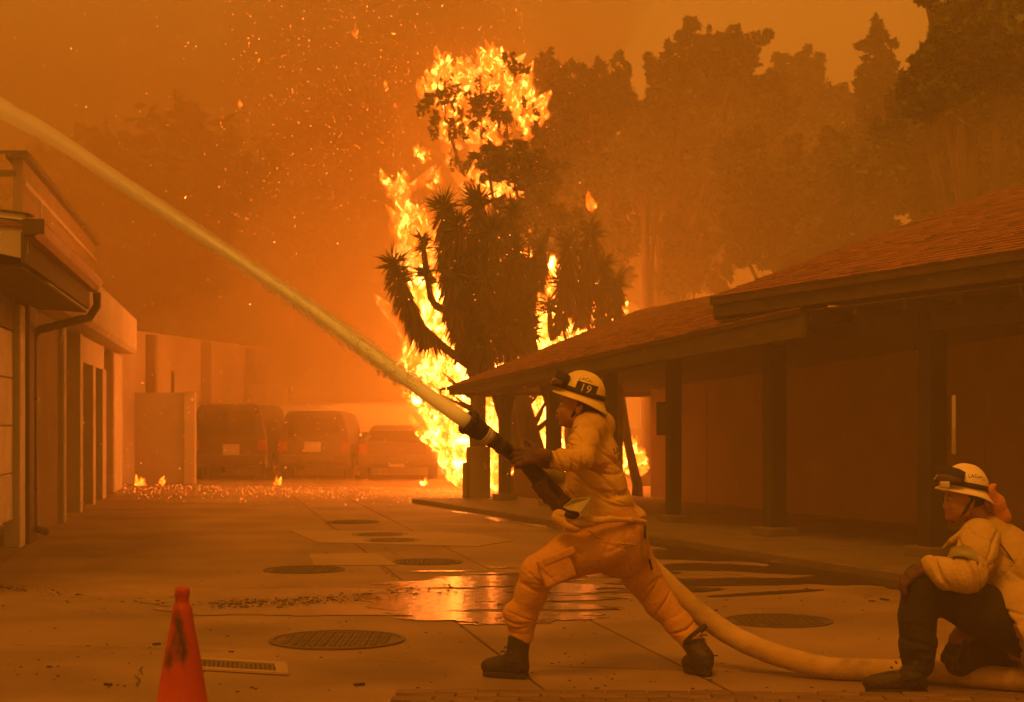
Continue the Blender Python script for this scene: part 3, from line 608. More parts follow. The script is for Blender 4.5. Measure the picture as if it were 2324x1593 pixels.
yucca('yucca with tangled heads just right of the big one, behind the low roof', 1165, 28.0, [
    (1160, 480, .8, 1.3, 1150, 760), (1165, 570, .9, 1.3, 1155, 780), (1200, 600, .9, 1.2, 1165, 800), (1150, 640, .9, 1.2, 1155, 800), (1195, 680, .9, .8, 1170, 800), (1225, 560, .7, .7, 1170, 800), (1150, 730, .8, .6, 1155, 830), (1205, 740, .7, .3, 1180, 800)], 4)
yucca('smaller yucca with drooping skirts rising behind the lower roof', 1300, 28.6, [
    (1280, 638, .95, .8, 1262, 760), (1245, 690, .6, 0, 1255, 770), (1330, 590, .85, .9, 1310, 730), (1290, 560, .8, .9, 1290, 720), (1370, 600, .85, 1.0, 1360, 720), (1400, 640, .7, .6, 1385, 715), (1320, 660, .7, .6, 1320, 740), (1340, 520, .8, 1.0, 1320, 700)], 5)
# ================================================================ fire
def firemat(name, sc_, lo, hi, e0, e1, e2, op=1.0):
    m = bpy.data.materials.new(name); m.use_nodes = True; nt = m.node_tree; N = nt.nodes; L = nt.links
    for nd in list(N): N.remove(nd)
    out = N.new('ShaderNodeOutputMaterial'); tcn = N.new('ShaderNodeTexCoord'); mp = N.new('ShaderNodeMapping'); mp.inputs['Scale'].default_value = (1, 1, .62); L.new(tcn.outputs['Object'], mp.inputs[0])
    n1 = N.new('ShaderNodeTexNoise'); n1.inputs['Scale'].default_value = sc_; n1.inputs['Detail'].default_value = 8; n1.inputs['Roughness'].default_value = .6; n1.inputs['Distortion'].default_value = 1.8; L.new(mp.outputs[0], n1.inputs['Vector'])
    rp = N.new('ShaderNodeValToRGB'); el = rp.color_ramp.elements
    el[0].position = lo; el[0].color = (*[c*e0 for c in (1, .07, .003)], 1); el[1].position = hi; el[1].color = (*[c*e2 for c in (1, .27, .035)], 1)
    x = el.new((lo+hi)/2); x.color = (*[c*e1 for c in (1, .14, .007)], 1)
    L.new(n1.outputs['Fac'], rp.inputs[0])
    em = N.new('ShaderNodeEmission'); L.new(rp.outputs[0], em.inputs[0]); em.inputs[1].default_value = 1
    tr = N.new('ShaderNodeBsdfTransparent'); mx = N.new('ShaderNodeMixShader')
    mr = N.new('ShaderNodeMapRange'); mr.inputs['From Min'].default_value = lo-.06; mr.inputs['From Max'].default_value = lo+.24; mr.inputs['To Max'].default_value = op; L.new(n1.outputs['Fac'], mr.inputs[0])
    lw_ = N.new('ShaderNodeLayerWeight'); lw_.inputs[0].default_value = .35; iv = N.new('ShaderNodeMath'); iv.operation = 'SUBTRACT'; iv.inputs[0].default_value = 1; L.new(lw_.outputs['Facing'], iv.inputs[1])
    pw = N.new('ShaderNodeMath'); pw.operation = 'POWER'; pw.inputs[1].default_value = 2.4; L.new(iv.outputs[0], pw.inputs[0])
    mu = N.new('ShaderNodeMath'); mu.operation = 'MULTIPLY'; L.new(mr.outputs[0], mu.inputs[0]); L.new(pw.outputs[0], mu.inputs[1])
    L.new(mu.outputs[0], mx.inputs[0]); L.new(tr.outputs[0], mx.inputs[1]); L.new(em.outputs[0], mx.inputs[2]); L.new(mx.outputs[0], out.inputs[0])
    return m
M_fire = firemat('flame', 2.3, .38, .70, 1.8, 9, 85, .95)
M_fire_top = firemat('flame_top', 3.0, .38, .76, 1.2, 4.5, 34, .8)
M_fire_soft = firemat('flame_soft', 1.8, .34, .70, .8, 2.4, 9, .55)
def tongues(regs, seed):
    r = np.random.default_rng(seed); VV = []; FF = []; nb = 0; nr, ns = 7, 7
    for (px, py, rx, ry, Y, dY, n, sz) in regs:
        for k in range(n):
            a = r.uniform(0, 6.28); q = r.uniform(0, 1)**.5
            c = P(px+math.cos(a)*q*rx, py+math.sin(a)*q*ry, Y+r.uniform(-dY, dY)); s = sz*r.uniform(.6, 2.4); hgt = s*r.uniform(1.1, 2.4)
            lean = r.normal(size=2)*.35; ph = r.uniform(0, 6.28, 4)
            for i in range(nr):
                t = i/(nr-1); rad = s*.5*(math.sin(math.pi*min(1, t**.62*1.0))**.8 if 0 < t < 1 else .02)
                ox = lean[0]*t*hgt+math.sin(t*5+ph[0])*.13*s; oy = lean[1]*t*hgt+math.sin(t*5+ph[1])*.13*s
                for j in range(ns):
                    an = 2*math.pi*j/ns+t*1.2*math.sin(ph[2]); rj = rad*(1+.38*math.sin(3*an+ph[3]+t*4))
                    VV.append((c.x+ox+math.cos(an)*rj, c.y+oy+math.sin(an)*rj*.8, c.z+(t-.4)*hgt))
            for i in range(nr-1):
                for j in range(ns): j2 = (j+1) % ns; FF.append((nb+i*ns+j, nb+i*ns+j2, nb+(i+1)*ns+j2, nb+(i+1)*ns+j))
            nb += nr*ns
    return VV, FF
def fire(label, regs, seed, m=None, cat='fire', kind='stuff', name='fire'):
    V, Fs = tongues(regs, seed); o = npmesh(name, V, Fs, m or M_fire, None, True); return tag(o, label, cat, None, kind)
fire('tall yellow flames pouring up behind the far end of the porch', [(1010, 740, 34, 66, 30, .6, 90, .26), (980, 690, 26, 40, 30, .6, 46, .2), (1025, 815, 30, 40, 29.6, .5, 60, .24), (1000, 850, 12, 14, 29.6, .4, 14, .16), (1050, 790, 24, 60, 30.5, .4, 44, .24),
    (1046, 1010, 16, 56, 30, .5, 120, .27), (1110, 960, 36, 60, 31, .7, 140, .36), (1127, 1052, 16, 30, 30, .5, 60, .22), (1215, 960, 42, 74, 32, .7, 120, .34), (1275, 915, 14, 24, 31, .5, 30, .22), (1100, 800, 40, 60, 31.5, .5, 40, .26)], 1)
fire('flames showing in the gaps of the yuccas above the roof', [(1230, 655, 24, 60, 31, .6, 70, .22), (1300, 735, 34, 26, 30.5, .5, 70, .2), (1352, 712, 20, 20, 30.5, .5, 40, .2), (1190, 760, 34, 30, 31, .6, 40, .2), (1255, 730, 26, 34, 31, .4, 46, .22), (1140, 760, 30, 50, 31.5, .6, 36, .2)], 2)
fire('flames roaring in the top of the burning tree', [(1125, 155, 34, 26, 33.4, .6, 80, .15), (1165, 195, 26, 30, 33.4, .6, 70, .15), (1192, 240, 14, 36, 33.4, .5, 60, .14), (1120, 195, 22, 24, 33.4, .5, 30, .12), (1050, 190, 12, 40, 33.6, .6, 40, .11), (1010, 175, 34, 26, 33.4, .6, 46, .10), (1030, 240, 40, 22, 33.4, .6, 34, .09), (1085, 250, 46, 16, 33.6, .6, 30, .09), (1075, 215, 26, 20, 33.8, .6, 20, .10), (1000, 150, 10, 28, 33.4, .6, 16, .11), (975, 200, 20, 30, 33.6, .6, 16, .1), (1050, 285, 60, 26, 33.6, .7, 26, .10), (1125, 320, 20, 32, 33.2, .6, 36, .13), (1190, 270, 18, 40, 33.2, .6, 26, .12), (1225, 262, 10, 8, 33, .3, 6, .1)], 3, M_fire_top)
fire('patchy flames among the leaves halfway up the burning tree', [(1120, 420, 26, 18, 32.2, .5, 36, .14), (1160, 445, 22, 12, 32.2, .5, 26, .13), (908, 430, 12, 32, 31, .4, 26, .12), (935, 520, 22, 38, 31, .5, 50, .16), (955, 550, 24, 36, 31, .5, 40, .16), (960, 355, 18, 14, 33, .4, 10, .08), (985, 410, 14, 22, 33, .4, 9, .08), (1343, 466, 6, 8, 32, .2, 9, .08), (1180, 560, 60, 60, 32.5, .6, 46, .07), (1090, 395, 16, 12, 33, .4, 12, .1)], 4, M_fire_top)
fire('hot sheet of fire burning behind the porch building', [(1170, 900, 60, 90, 35, 1, 80, .5), (1270, 960, 40, 80, 36, 1, 50, .5), (1240, 700, 80, 60, 37, 1, 40, .5), (1050, 880, 40, 90, 36, 1, 50, .45)], 8)
fire('soft glowing flame column between the ground fire and the burning treetop', [(1010, 760, 26, 80, 31.5, .8, 34, .34), (950, 570, 18, 50, 32, .8, 22, .28), (912, 440, 8, 36, 32, .6, 10, .18), (1100, 220, 80, 56, 34.5, .6, 70, .22), (1115, 340, 30, 50, 34, .6, 20, .32), (1150, 430, 44, 36, 33.5, .6, 22, .3), (1030, 330, 50, 50, 34.5, .6, 10, .22)], 9, M_fire_soft)
fire('faint orange fire wisps in the smoke left of the burning treetop', [(545, 238, 5, 3, 30, .3, 4, .04), (806, 80, 3, 18, 34, .4, 6, .035), (588, 132, 3, 8, 33, .4, 3, .03), (900, 240, 8, 8, 34, .5, 4, .04), (955, 345, 20, 8, 34, .5, 9, .05), (870, 190, 20, 20, 34, .5, 5, .03)], 5, M_fire_soft)
fire('small fires burning on the ground seen through the breezeway', [(1415, 1032, 11, 18, 31, .5, 34, .09), (1447, 1036, 8, 16, 31, .5, 34, .09), (1435, 1066, 28, 4, 30.5, .4, 26, .07), (1160, 1070, 4, 10, 28, .2, 10, .07)], 6)
for (px, py, s, lab) in [(315, 1100, .055, 'largest low flame on the ground beside the garage corner'), (366, 1094, .045, 'small flat flame right of the largest ground flame'), (628, 1094, .05, 'small flame on the ground before the left van'), (820, 1118, .04, 'tiny flat flame on the ground before the low car'), (960, 1097, .045, 'tiny flame by the rear wheel of the low car'), (1025, 1083, .08, 'low flames at the foot of the stone pier')]:
    V, Fs = tongues([(px, py, 12 if s > .05 and px != 628 else 6, 4, 33.2 if px < 1000 else 29, .2, 12 if s > .05 and px != 628 else 6, s)], int(px)); o = npmesh('ground_flame', V, Fs, M_fire, None, True); tag(o, lab, 'flame', 'small flames on the ground')
# embers
def specks(n, gen, size, seed, name, label, m):
    r = np.random.default_rng(seed); c = gen(r, n); s = size(r, n)[:, None, None]
    d = r.normal(size=(n, 4, 3)); d /= np.linalg.norm(d, axis=2)[:, :, None]; d[:, :2] *= r.uniform(1, 2.6, (n, 1, 1))
    V = (c[:, None, :]+d*s).reshape(-1, 3); Fs = np.array([[0, 1, 2], [0, 3, 1], [0, 2, 3], [1, 3, 2]])[None]+np.arange(n)[:, None, None]*4
    return tag(npmesh(name, V, Fs.reshape(-1, 3), m, None, False), label, 'embers', None, 'stuff')
def emitter(name, c, e):
    m = bpy.data.materials.new(name); m.use_nodes = True; b = m.node_tree.nodes['Principled BSDF']; b.inputs['Base Color'].default_value = (.02, .01, .01, 1)
    b.inputs['Emission Color'].default_value = (*c, 1); b.inputs['Emission Strength'].default_value = e; m.cycles.emission_sampling = 'NONE'; return m
M_ember = emitter('ember', (1, .20, .025), 7)
def pix_to_world(px, py, d): return np.stack([(px-CX)/F*d, d, H-(py-HY)/F*d], -1)
def g_air(r, n):
    px = r.normal(760, 360, n); px = np.where((px < -50) | (px > 1350), r.uniform(0, 1250, n), px); py = r.uniform(-10, 1090, n); d = r.uniform(14, 33, n); return pix_to_world(px, py, d)
specks(1500, g_air, lambda r, n: r.uniform(.002, .0055, n)*(1+1.2*(r.random(n) > .96)), 5, 'flying_embers', 'tiny glowing sparks drifting through the smoke over the yard', M_ember)
def g_top(r, n):
    px = r.uniform(500, 1230, n); py = r.uniform(-10, 560, n); d = r.uniform(28, 34, n); return pix_to_world(px, py, d)
specks(1100, g_top, lambda r, n: r.uniform(.003, .009, n), 6, 'flying_embers', 'dense orange sparks around the burning treetop', M_ember)
def g_ground(r, n):
    px = r.uniform(255, 1035, n); y = 1100+np.abs(r.normal(0, 14, n))+(px-255)*.012; d = H*F/(y-HY)
    cl = fbm(np.stack([px*.02, y*.12, px*0], -1), 3) ; keep = cl > -.25; d = np.where(keep, d, d); w = pix_to_world(px, y, d); w[:, 2] = .015; return w
specks(1100, g_ground, lambda r, n: r.uniform(.003, .009, n)*(1+.8*(r.random(n) > .95)), 7, 'ground_embers', 'glowing embers strewn across the far end of the yard', emitter('ground_ember', (1, .18, .02), 5))
# ================================================================ implicit surfaces (for bodies, clothes, hands, boots)
def smin(a, b, k):
    h = np.clip(.5+.5*(b-a)/k, 0, 1); return b*(1-h)+a*h-k*h*(1-h)
def s_cone(Pt, a, b, ra, rb, sc=None):
    """tapered capsule a->b; sc = (unit vector, factor) flattens it along that vector"""
    a = np.array(a, float); b = np.array(b, float); ba = b-a; l2 = max(1e-9, ba @ ba); q = Pt-a
    t = np.clip((q @ ba)/l2, 0, 1); d = q-t[:, None]*ba
    if sc is not None:
        u = np.array(sc[0], float); u /= np.linalg.norm(u); c = d @ u; d = d+np.outer(c*(1/sc[1]-1), u)
        return (np.linalg.norm(d, axis=1)-(ra+(rb-ra)*t))*min(1, sc[1])
    return np.linalg.norm(d, axis=1)-(ra+(rb-ra)*t)
def s_ell(Pt, c, r, M=None):
    q = Pt-np.array(c, float)
    if M is not None: q = q @ np.array(M)            # M columns = local axes
    r = np.array(r, float); k0 = np.linalg.norm(q/r, axis=1); k1 = np.linalg.norm(q/(r*r), axis=1)+1e-9
    return k0*(k0-1)/k1
def s_box(Pt, c, r, rd=.01, M=None):
    q = Pt-np.array(c, float)
    if M is not None: q = q @ np.array(M)
    q = np.abs(q)-np.array(r, float)+rd
    return np.linalg.norm(np.maximum(q, 0), axis=1)+np.minimum(q.max(1), 0)-rd
def surface(fn, lo, hi, h):
    lo = np.array(lo, float); n = np.ceil((np.array(hi)-lo)/h).astype(int)+1
    X, Y, Z = [lo[i]+np.arange(n[i])*h for i in range(3)]
    G_ = np.stack(np.meshgrid(X, Y, Z, indexing='ij'), -1).reshape(-1, 3); Fv = np.empty(len(G_))
    for s in range(0, len(G_), 200000): Fv[s:s+200000] = fn(G_[s:s+200000])
    Fv = Fv.reshape(n); ins = Fv < 0
    m = n-1; acc = np.zeros((*m, 3)); cnt = np.zeros(m)
    cor = [(i, j, k) for i in (0, 1) for j in (0, 1) for k in (0, 1)]
    def sl(c): return tuple(slice(c[a], c[a]+m[a]) for a in range(3))
    for a in cor:
        for ax in range(3):
            if a[ax]: continue
            b = list(a); b[ax] = 1; fa, fb = Fv[sl(a)], Fv[sl(b)]; x = (fa < 0) != (fb < 0)
            t = np.where(x, fa/np.where(x, fa-fb, 1), 0); p = np.zeros((*m, 3))
            for q in range(3): p[..., q] = a[q]
            p[..., ax] += t; acc += p*x[..., None]; cnt += x
    act = cnt > 0; idx = -np.ones(m, int); idx[act] = np.arange(act.sum())
    ii = np.argwhere(act); V = lo+(ii+acc[act]/cnt[act][:, None])*h; Q = []
    for ax in range(3):
        u, v = [(1, 2), (2, 0), (0, 1)][ax]
        s0 = [slice(1, n[q]-1) if q != ax else slice(0, n[ax]-1) for q in range(3)]; s1 = list(s0); s1[ax] = slice(1, n[ax])
        a, b = ins[tuple(s0)], ins[tuple(s1)]; e = np.argwhere(a != b)
        if not len(e): continue
        base = e.copy(); base[:, u] += 1; base[:, v] += 1; flip = a[tuple(e.T)]
        def gi(du, dv): c = base.copy(); c[:, u] += du; c[:, v] += dv; return idx[tuple(c.T)]
        q = np.stack([gi(-1, -1), gi(0, -1), gi(0, 0), gi(-1, 0)], 1); q[~flip] = q[~flip][:, ::-1]; Q.append(q)
    return V, np.concatenate(Q)
def vsmooth(V, Q, it=2, lam=.5):
    for _ in range(it):
        acc = np.zeros_like(V); c = np.zeros(len(V))
        for a, b in ((0, 1), (1, 2), (2, 3), (3, 0)):
            np.add.at(acc, Q[:, a], V[Q[:, b]]); np.add.at(c, Q[:, a], 1); np.add.at(acc, Q[:, b], V[Q[:, a]]); np.add.at(c, Q[:, b], 1)
        V = V+(acc/np.maximum(c, 1)[:, None]-V)*lam
    return V
def vnormals(V, Q):
    n = np.cross(V[Q[:, 2]]-V[Q[:, 0]], V[Q[:, 3]]-V[Q[:, 1]]); N_ = np.zeros_like(V)
    for k in range(4): np.add.at(N_, Q[:, k], n)
    return N_/(np.linalg.norm(N_, axis=1)[:, None]+1e-9)
def folds(V, Nv, zones, seed=0):
    """zones: (centre, radius, axis across the folds, folds per metre, amplitude) - cloth creases as real relief"""
    D = np.zeros(len(V))
    for k, (c, rad, ax, fr, amp) in enumerate(zones):
        w = np.exp(-((np.linalg.norm(V-np.array(c, float), axis=1)/rad)**2)*1.3); ax = np.array(ax, float); ax /= np.linalg.norm(ax)
        fr = fr*.9; al = V @ ax; warp = fbm(V*3.2+k*7, seed+k, 2)*.055; q = V-np.outer(al, ax); q = q*2.3; q = q+np.outer((al+warp)*fr, ax)
        n = vnoise(q+k*3.1, seed+31+k); D += w*amp*1.25*(.45*n-2.5*np.exp(-(n/.095)**2)+.25)
    return V+Nv*D[:, None]
def sdfobj(name, prims, h, mat_, parent, k=.02, zones=None, sm=2, cut=None, pad=.05, fine=.0, seed=0, fpost=None):
    """prims: list of callables(P)->distance, blended; cut: callables subtracted"""
    lo, hi = prims[0]; fs = prims[1:]
    def fn(Pt):
        d = fs[0](Pt)
        for f in fs[1:]: d = smin(d, f(Pt), k)
        for c in (cut or []): d = np.maximum(d, -c(Pt))
        return d
    V, Q = surface(fn, lo, hi, h); V = vsmooth(V, Q, sm)
    if zones: V = folds(V, vnormals(V, Q), zones, seed)
    if fine: V = V+vnormals(V, Q)*(fbm(V*14, seed+9, 3)*fine)[:, None]
    if zones or fine: V = vsmooth(V, Q, 1, .3)
    if fpost is not None: V = fpost(V, Q)
    M = np.array(PINV(parent)) if parent is not None else np.eye(4); V = V @ M[:3, :3].T+M[:3, 3]
    return npmesh(name, V, Q, mat_, parent, True)
def bounds(pts, pad):
    a = np.array([tuple(p) for p in pts]); return (a.min(0)-pad, a.max(0)+pad)
def chain(pts, rs, sc=None):
    """list of cones along a polyline"""
    return [(lambda Pt, a=pts[i], b=pts[i+1], ra=rs[i], rb=rs[i+1]: s_cone(Pt, a, b, ra, rb, sc)) for i in range(len(pts)-1)]
# ================================================================ traffic cone
M_cone = mat('cone_plastic', (.52, .065, .02), .55, (.38, .045, .016), 3, 6, .12, 30, dirt=(.05, .02, .015), dscale=11, dlo=.54, dhi=.66, stretch=(1.4, 1.4, .6))
cc = P(413, 1460, 4.22); cone = empty('traffic_cone', (cc.x, cc.y, 0), label='tall scuffed orange traffic cone standing alone in the near left of the yard', cat='traffic cone')
prof = [(.0, .905), (.014, .909), (.0185, .905), (.0205, .895), (.0195, .885), (.0175, .872), (.019, .865), (.0245, .856), (.0265, .848), (.033, .80), (.041, .76), (.046, .735), (.058, .66), (.067, .603), (.0695, .598), (.084, .50), (.0865, .48), (.113, .29), (.115, .285), (.152, .045), (.158, .032)]
V = []; Fs = []; ns = 40
for i, (r_, z_) in enumerate(prof):
    for k in range(ns): a = 2*math.pi*k/ns; w = 1+.012*math.sin(3*a+z_*9); V.append((cc.x+r_*w*math.cos(a), cc.y+r_*w*math.sin(a), z_))
for i in range(len(prof)-1):
    for k in range(ns): k2 = (k+1) % ns; Fs.append((i*ns+k, (i+1)*ns+k, (i+1)*ns+k2, i*ns+k2))
mb = MB(); mb.add(V, Fs); mb.build('cone_body', M_cone, cone, True)
MB().box((cc.x, cc.y, .018), (.42, .42, .028), Matrix.Rotation(.4, 3, 'Z')).build('cone_base', M_cone, cone, bevel=.012)
# ================================================================ mud line, puddles, litter
def gp(px, py, z): p = G(px, py); return Vector((p.x, p.y, z))
M_mud = mat('wet_mud', (.045, .03, .02), .5, (.03, .02, .013), 12, bump=.6, bscale=30)
mudpath = [(-60, 1322), (0, 1335), (60, 1343), (150, 1352), (240, 1362), (330, 1368), (420, 1372), (480, 1374), (560, 1371), (640, 1368), (740, 1362), (830, 1357), (900, 1348), (960, 1343), (1040, 1339)]
rr = random.Random(5); cl = MB()
for i in range(len(mudpath)-1):
    a_, b_ = mudpath[i], mudpath[i+1]; right = 430 < a_[0] < 1000
    for k in range(420 if right else (130 if a_[0] < 60 else 34)):
        t = rr.random(); px = a_[0]+(b_[0]-a_[0])*t; py = a_[1]+(b_[1]-a_[1])*t+(rr.choice((-7, 5, -2))+rr.gauss(0, 3.2) if right else rr.gauss(-2, 4))
        p = gp(px, py, .004); s = rr.uniform(.0015, .006)*(2.6 if rr.random() > .93 else 1)
        cl.box(p+Vector((0, 0, s*.15)), (s*rr.uniform(1, 2.8), s*rr.uniform(.8, 1.6), s*.7), Matrix.Rotation(rr.random()*3, 3, 'Z'))
tag(cl.build('mud_line', M_mud), 'crumbling dark line of mud and ash running across the yard beside the cone', 'mud', kind='stuff')
lt = MB()
for k in range(420):
    px, py = rr.uniform(-20, 2100), 1130+rr.random()**.7*440; p = gp(px, py, .003); s = rr.uniform(.003, .009)*(2 if rr.random() > .95 else 1); lt.box(p, (s*rr.uniform(1, 3), s, s*.5), Matrix.Rotation(rr.random()*3, 3, 'Z'))
for px, py, s in ((1135, 1372+0, .03), (112, 1515, .02), (245, 1555, .03), (815, 1555, .035), (355, 1463, .03), (2000, 1360, .03), (2010, 1362, .03), (690, 1371, .02)):
    p = gp(px, py, .006); lt.box(p, (s*1.6, s*.6, s*.4), Matrix.Rotation(rr.random()*3, 3, 'Z'))
tag(lt.build('ash_litter', M_mud), 'scattered flecks of ash and leaf litter over the concrete', 'litter', kind='stuff')
M_water = bpy.data.materials.new('water'); M_water.use_nodes = True; nt = M_water.node_tree; b_ = nt.nodes['Principled BSDF']
b_.inputs['Base Color'].default_value = (.04, .03, .02, 1); b_.inputs['Roughness'].default_value = .05; b_.inputs['Specular IOR Level'].default_value = 1.0
tcn = nt.nodes.new('ShaderNodeTexCoord'); mp = nt.nodes.new('ShaderNodeMapping'); mp.inputs['Scale'].default_value = (1, 2.2, 1); nt.links.new(tcn.outputs['Object'], mp.inputs[0])
nz = nt.nodes.new('ShaderNodeTexNoise'); nz.inputs['Scale'].default_value = 9; nz.inputs['Detail'].default_value = 5; nt.links.new(mp.outputs[0], nz.inputs['Vector'])
bp = nt.nodes.new('ShaderNodeBump'); bp.inputs['Strength'].default_value = .8; bp.inputs['Distance'].default_value = .016; nt.links.new(nz.outputs['Fac'], bp.inputs['Height']); nt.links.new(bp.outputs[0], b_.inputs['Normal'])
M_damp = mat('damp_concrete', (.06, .042, .027), .3, (.042, .03, .02), 4, spec=.5)
def sheet(name, label, rng, fn, z, m, cat, cell=.02):
    (x0, x1), (y0, y1) = rng; xs = np.arange(x0, x1, cell*1.6); ys = np.arange(y0, y1, cell*1.2); X, Y = np.meshgrid(xs, ys, indexing='ij')
    val = fn(X, Y); nx, ny = X.shape; inside = (val[:-1, :-1] > 0)
    idx = np.arange(nx*ny).reshape(nx, ny); c = np.argwhere(inside)
    Q = np.stack([idx[c[:, 0], c[:, 1]], idx[c[:, 0]+1, c[:, 1]], idx[c[:, 0]+1, c[:, 1]+1], idx[c[:, 0], c[:, 1]+1]], 1)
    used = np.unique(Q); mp_ = -np.ones(nx*ny, int); mp_[used] = np.arange(len(used)); V = np.stack([X.ravel(), Y.ravel(), np.full(X.size, z)], 1)[used]
    return tag(npmesh(name, V, mp_[Q], m, None, True), label, cat)
def n2(X, Y, sx_, sy_, s, o=4): return fbm(np.stack([X*sx_, Y*sy_, X*0], -1), s, o)
def inpx(X, Y): return X/Y*F+CX, HY+H*F/Y               # where a ground point shows in the photograph, to lay the outline
def f_main(X, Y):
    px, py = inpx(X, Y); d = 1-((px-1130)/270)**2-((py-1358)/62)**2; return np.minimum(d*.7, .30)-.13+n2(X, Y, 1.0, 5.0, 3, 5)*.5+n2(X, Y, 5, 14, 4, 3)*.16
sheet('puddle', 'shallow rippled puddle before the standing person, mirroring the flames', ((-1.4, 1.4), (10.0, 14.6)), f_main, .0068, M_water, 'puddle', .016)
def f_mud(X, Y):
    px, py = inpx(X, Y); d = 1-((px-760)/420)**2-((py-1362+(px-760)*.02)/38)**2; return d*.8-.25+n2(X, Y, .9, 2.8, 8)*.5
sheet('damp_patch', 'damp stained concrete stretching left from the puddle to the cone', ((-3.2, .1), (10.6, 14.5)), f_mud, .0045, mat('damp_sheen', (.22, .18, .14), .28, (.15, .12, .09), 3), 'wet patch', .03)
def f_r(X, Y):
    px, py = inpx(X, Y); v = -9
    v = np.full(X.shape, -1.0)
    for (cx_, cy_, rx, ry, tilt) in ((1590, 1262, 190, 13, .02), (1700, 1292, 200, 9, .06), (1830, 1290, 110, 16, .03), (1640, 1322, 230, 8, .0), (1890, 1318, 110, 14, .03), (1760, 1345, 130, 3.5, -.06), (2010, 1320, 120, 12, .02), (1420, 1300, 130, 10, .0), (1560, 1290, 120, 6, .03), (1780, 1318, 160, 5, .02), (1520, 1340, 120, 5, -.02)):
        v = np.maximum(v, 1-((px-cx_)/rx)**2-((py-cy_-(px-cx_)*tilt)/ry)**2)
    return v*.8+n2(X, Y, 1.5, 1.5, 14)*.45
sheet('damp_streaks', 'dark wet streaks on the concrete between the hose and the walkway', ((.2, 4.6), (11, 17.5)), f_r, .0045, M_damp, 'wet patch', .022)
def f_k(X, Y):                                       # wet gutter along the walkway
    s_ = (X-P0.x)*(-KU.x)+(Y-P0.y)*(-KU.y); o_ = (X-P0.x)*KN.x+(Y-P0.y)*KN.y; return .16-np.abs(o_+1.42)+n2(X, Y, 1.2, 1.2, 21)*.09-.1*(s_ < 3)
sheet('damp_gutter', 'dark damp band along the foot of the walkway kerb', ((-1, 6), (9.5, 25)), f_k, .0052, M_damp, 'wet patch', .035)
# ================================================================ hose, nozzle and jet
M_hose = mat('hose_jacket', (.56, .40, .16), .85, (.46, .31, .12), 9, 5, .5, 160, dirt=(.2, .13, .06), dscale=6, dlo=.5, dhi=.75)
M_black = mat('black_rubber', (.03, .024, .02), .5, (.02, .016, .014), 9, bump=.25, spec=.5)
M_brass = mat('dull_metal', (.12, .09, .07), .4, metal=.6)
NZ0, NZ1 = P(1057, 954, 8.02), P(1310, 1137, 8.34)     # nozzle axis from mouth to the coupling
NA = (NZ1-NZ0).normalized()
def NP(t): return NZ0+(NZ1-NZ0)*t
hose = empty('fire_hose', (G(1950, 1560).x, 8.1, 0), label='thick tan fire hose with a black nozzle, running from the standing person to the ground', cat='fire hose')
def lathe(name, prof, p0, ax, m, parent, seg=28):
    ax = ax.normalized(); u = ax.cross(Vector((0, 0, 1))).normalized(); v = ax.cross(u); mb = MB(); n = len(prof)
    V = [p0+ax*t+(u*math.cos(2*math.pi*k/seg)+v*math.sin(2*math.pi*k/seg))*r for (t, r) in prof for k in range(seg)]
    Fs = [(i*seg+k, i*seg+(k+1) % seg, (i+1)*seg+(k+1) % seg, (i+1)*seg+k) for i in range(n-1) for k in range(seg)]
    mb.add(V, Fs); return mb.build(name, m, parent, True)
tip = lathe('nozzle_tip', [(.0, .046), (-.004, .052), (0, .06), (.012, .063), (.03, .062), (.034, .058), (.05, .058), (.07, .057), (.085, .054), (.1, .05), (.118, .047), (.118, 0)], NZ0, NA, M_black, hose)
for k in range(14):                                    # rubber bumper lugs
    a = 2*math.pi*k/14; u = NA.cross(Vector((0, 0, 1))).normalized(); v = NA.cross(u); c = NZ0+NA*.02+(u*math.cos(a)+v*math.sin(a))*.062
    MB().tube([c-NA*.012, c+NA*.012], .007, 6).build('lug', M_black, tip, True)
M_band = mat('white_band', (.62, .56, .45), .5, (.45, .4, .32), 25)
bnd = lathe('label_band', [(.118, .0465), (.12, .048), (.162, .0445), (.165, .043)], NZ0, NA, M_band, hose)
u = NA.cross(Vector((0, 0, 1))).normalized(); v = NA.cross(u)
if u.y > 0: u = -u
def onband(t, a, r): return NZ0+NA*t+(u*math.cos(a)+v*math.sin(a))*r
for t in (.128, .15, .158):                             # dark printed rings and small marks on the band
    for k in range(22):
        a0, a1 = 2*math.pi*k/22, 2*math.pi*(k+.72)/22
        r_ = .0485-(t-.12)*.08; MB().add([onband(t, a0, r_), onband(t, a1, r_), onband(t+.004, a1, r_), onband(t+.004, a0, r_)], [(0, 1, 2, 3)]).build('printed_mark', M_black, bnd)
lathe('nozzle_barrel', [(.165, .0), (.166, .042), (.175, .044), (.19, .044), (.195, .039), (.23, .038), (.235, .043), (.25, .043), (.255, .037), (.36, .035), (.365, .04), (.40, .04), (.405, .036), (.43, .036)], NZ0, NA, M_black, hose)
hp = NZ0+NA*.225                                        # bale handle
hb_ = MB(); side = Vector((0, -1, 0)); upv = NA.cross(side).normalized(); upv = upv if upv.z > 0 else -upv
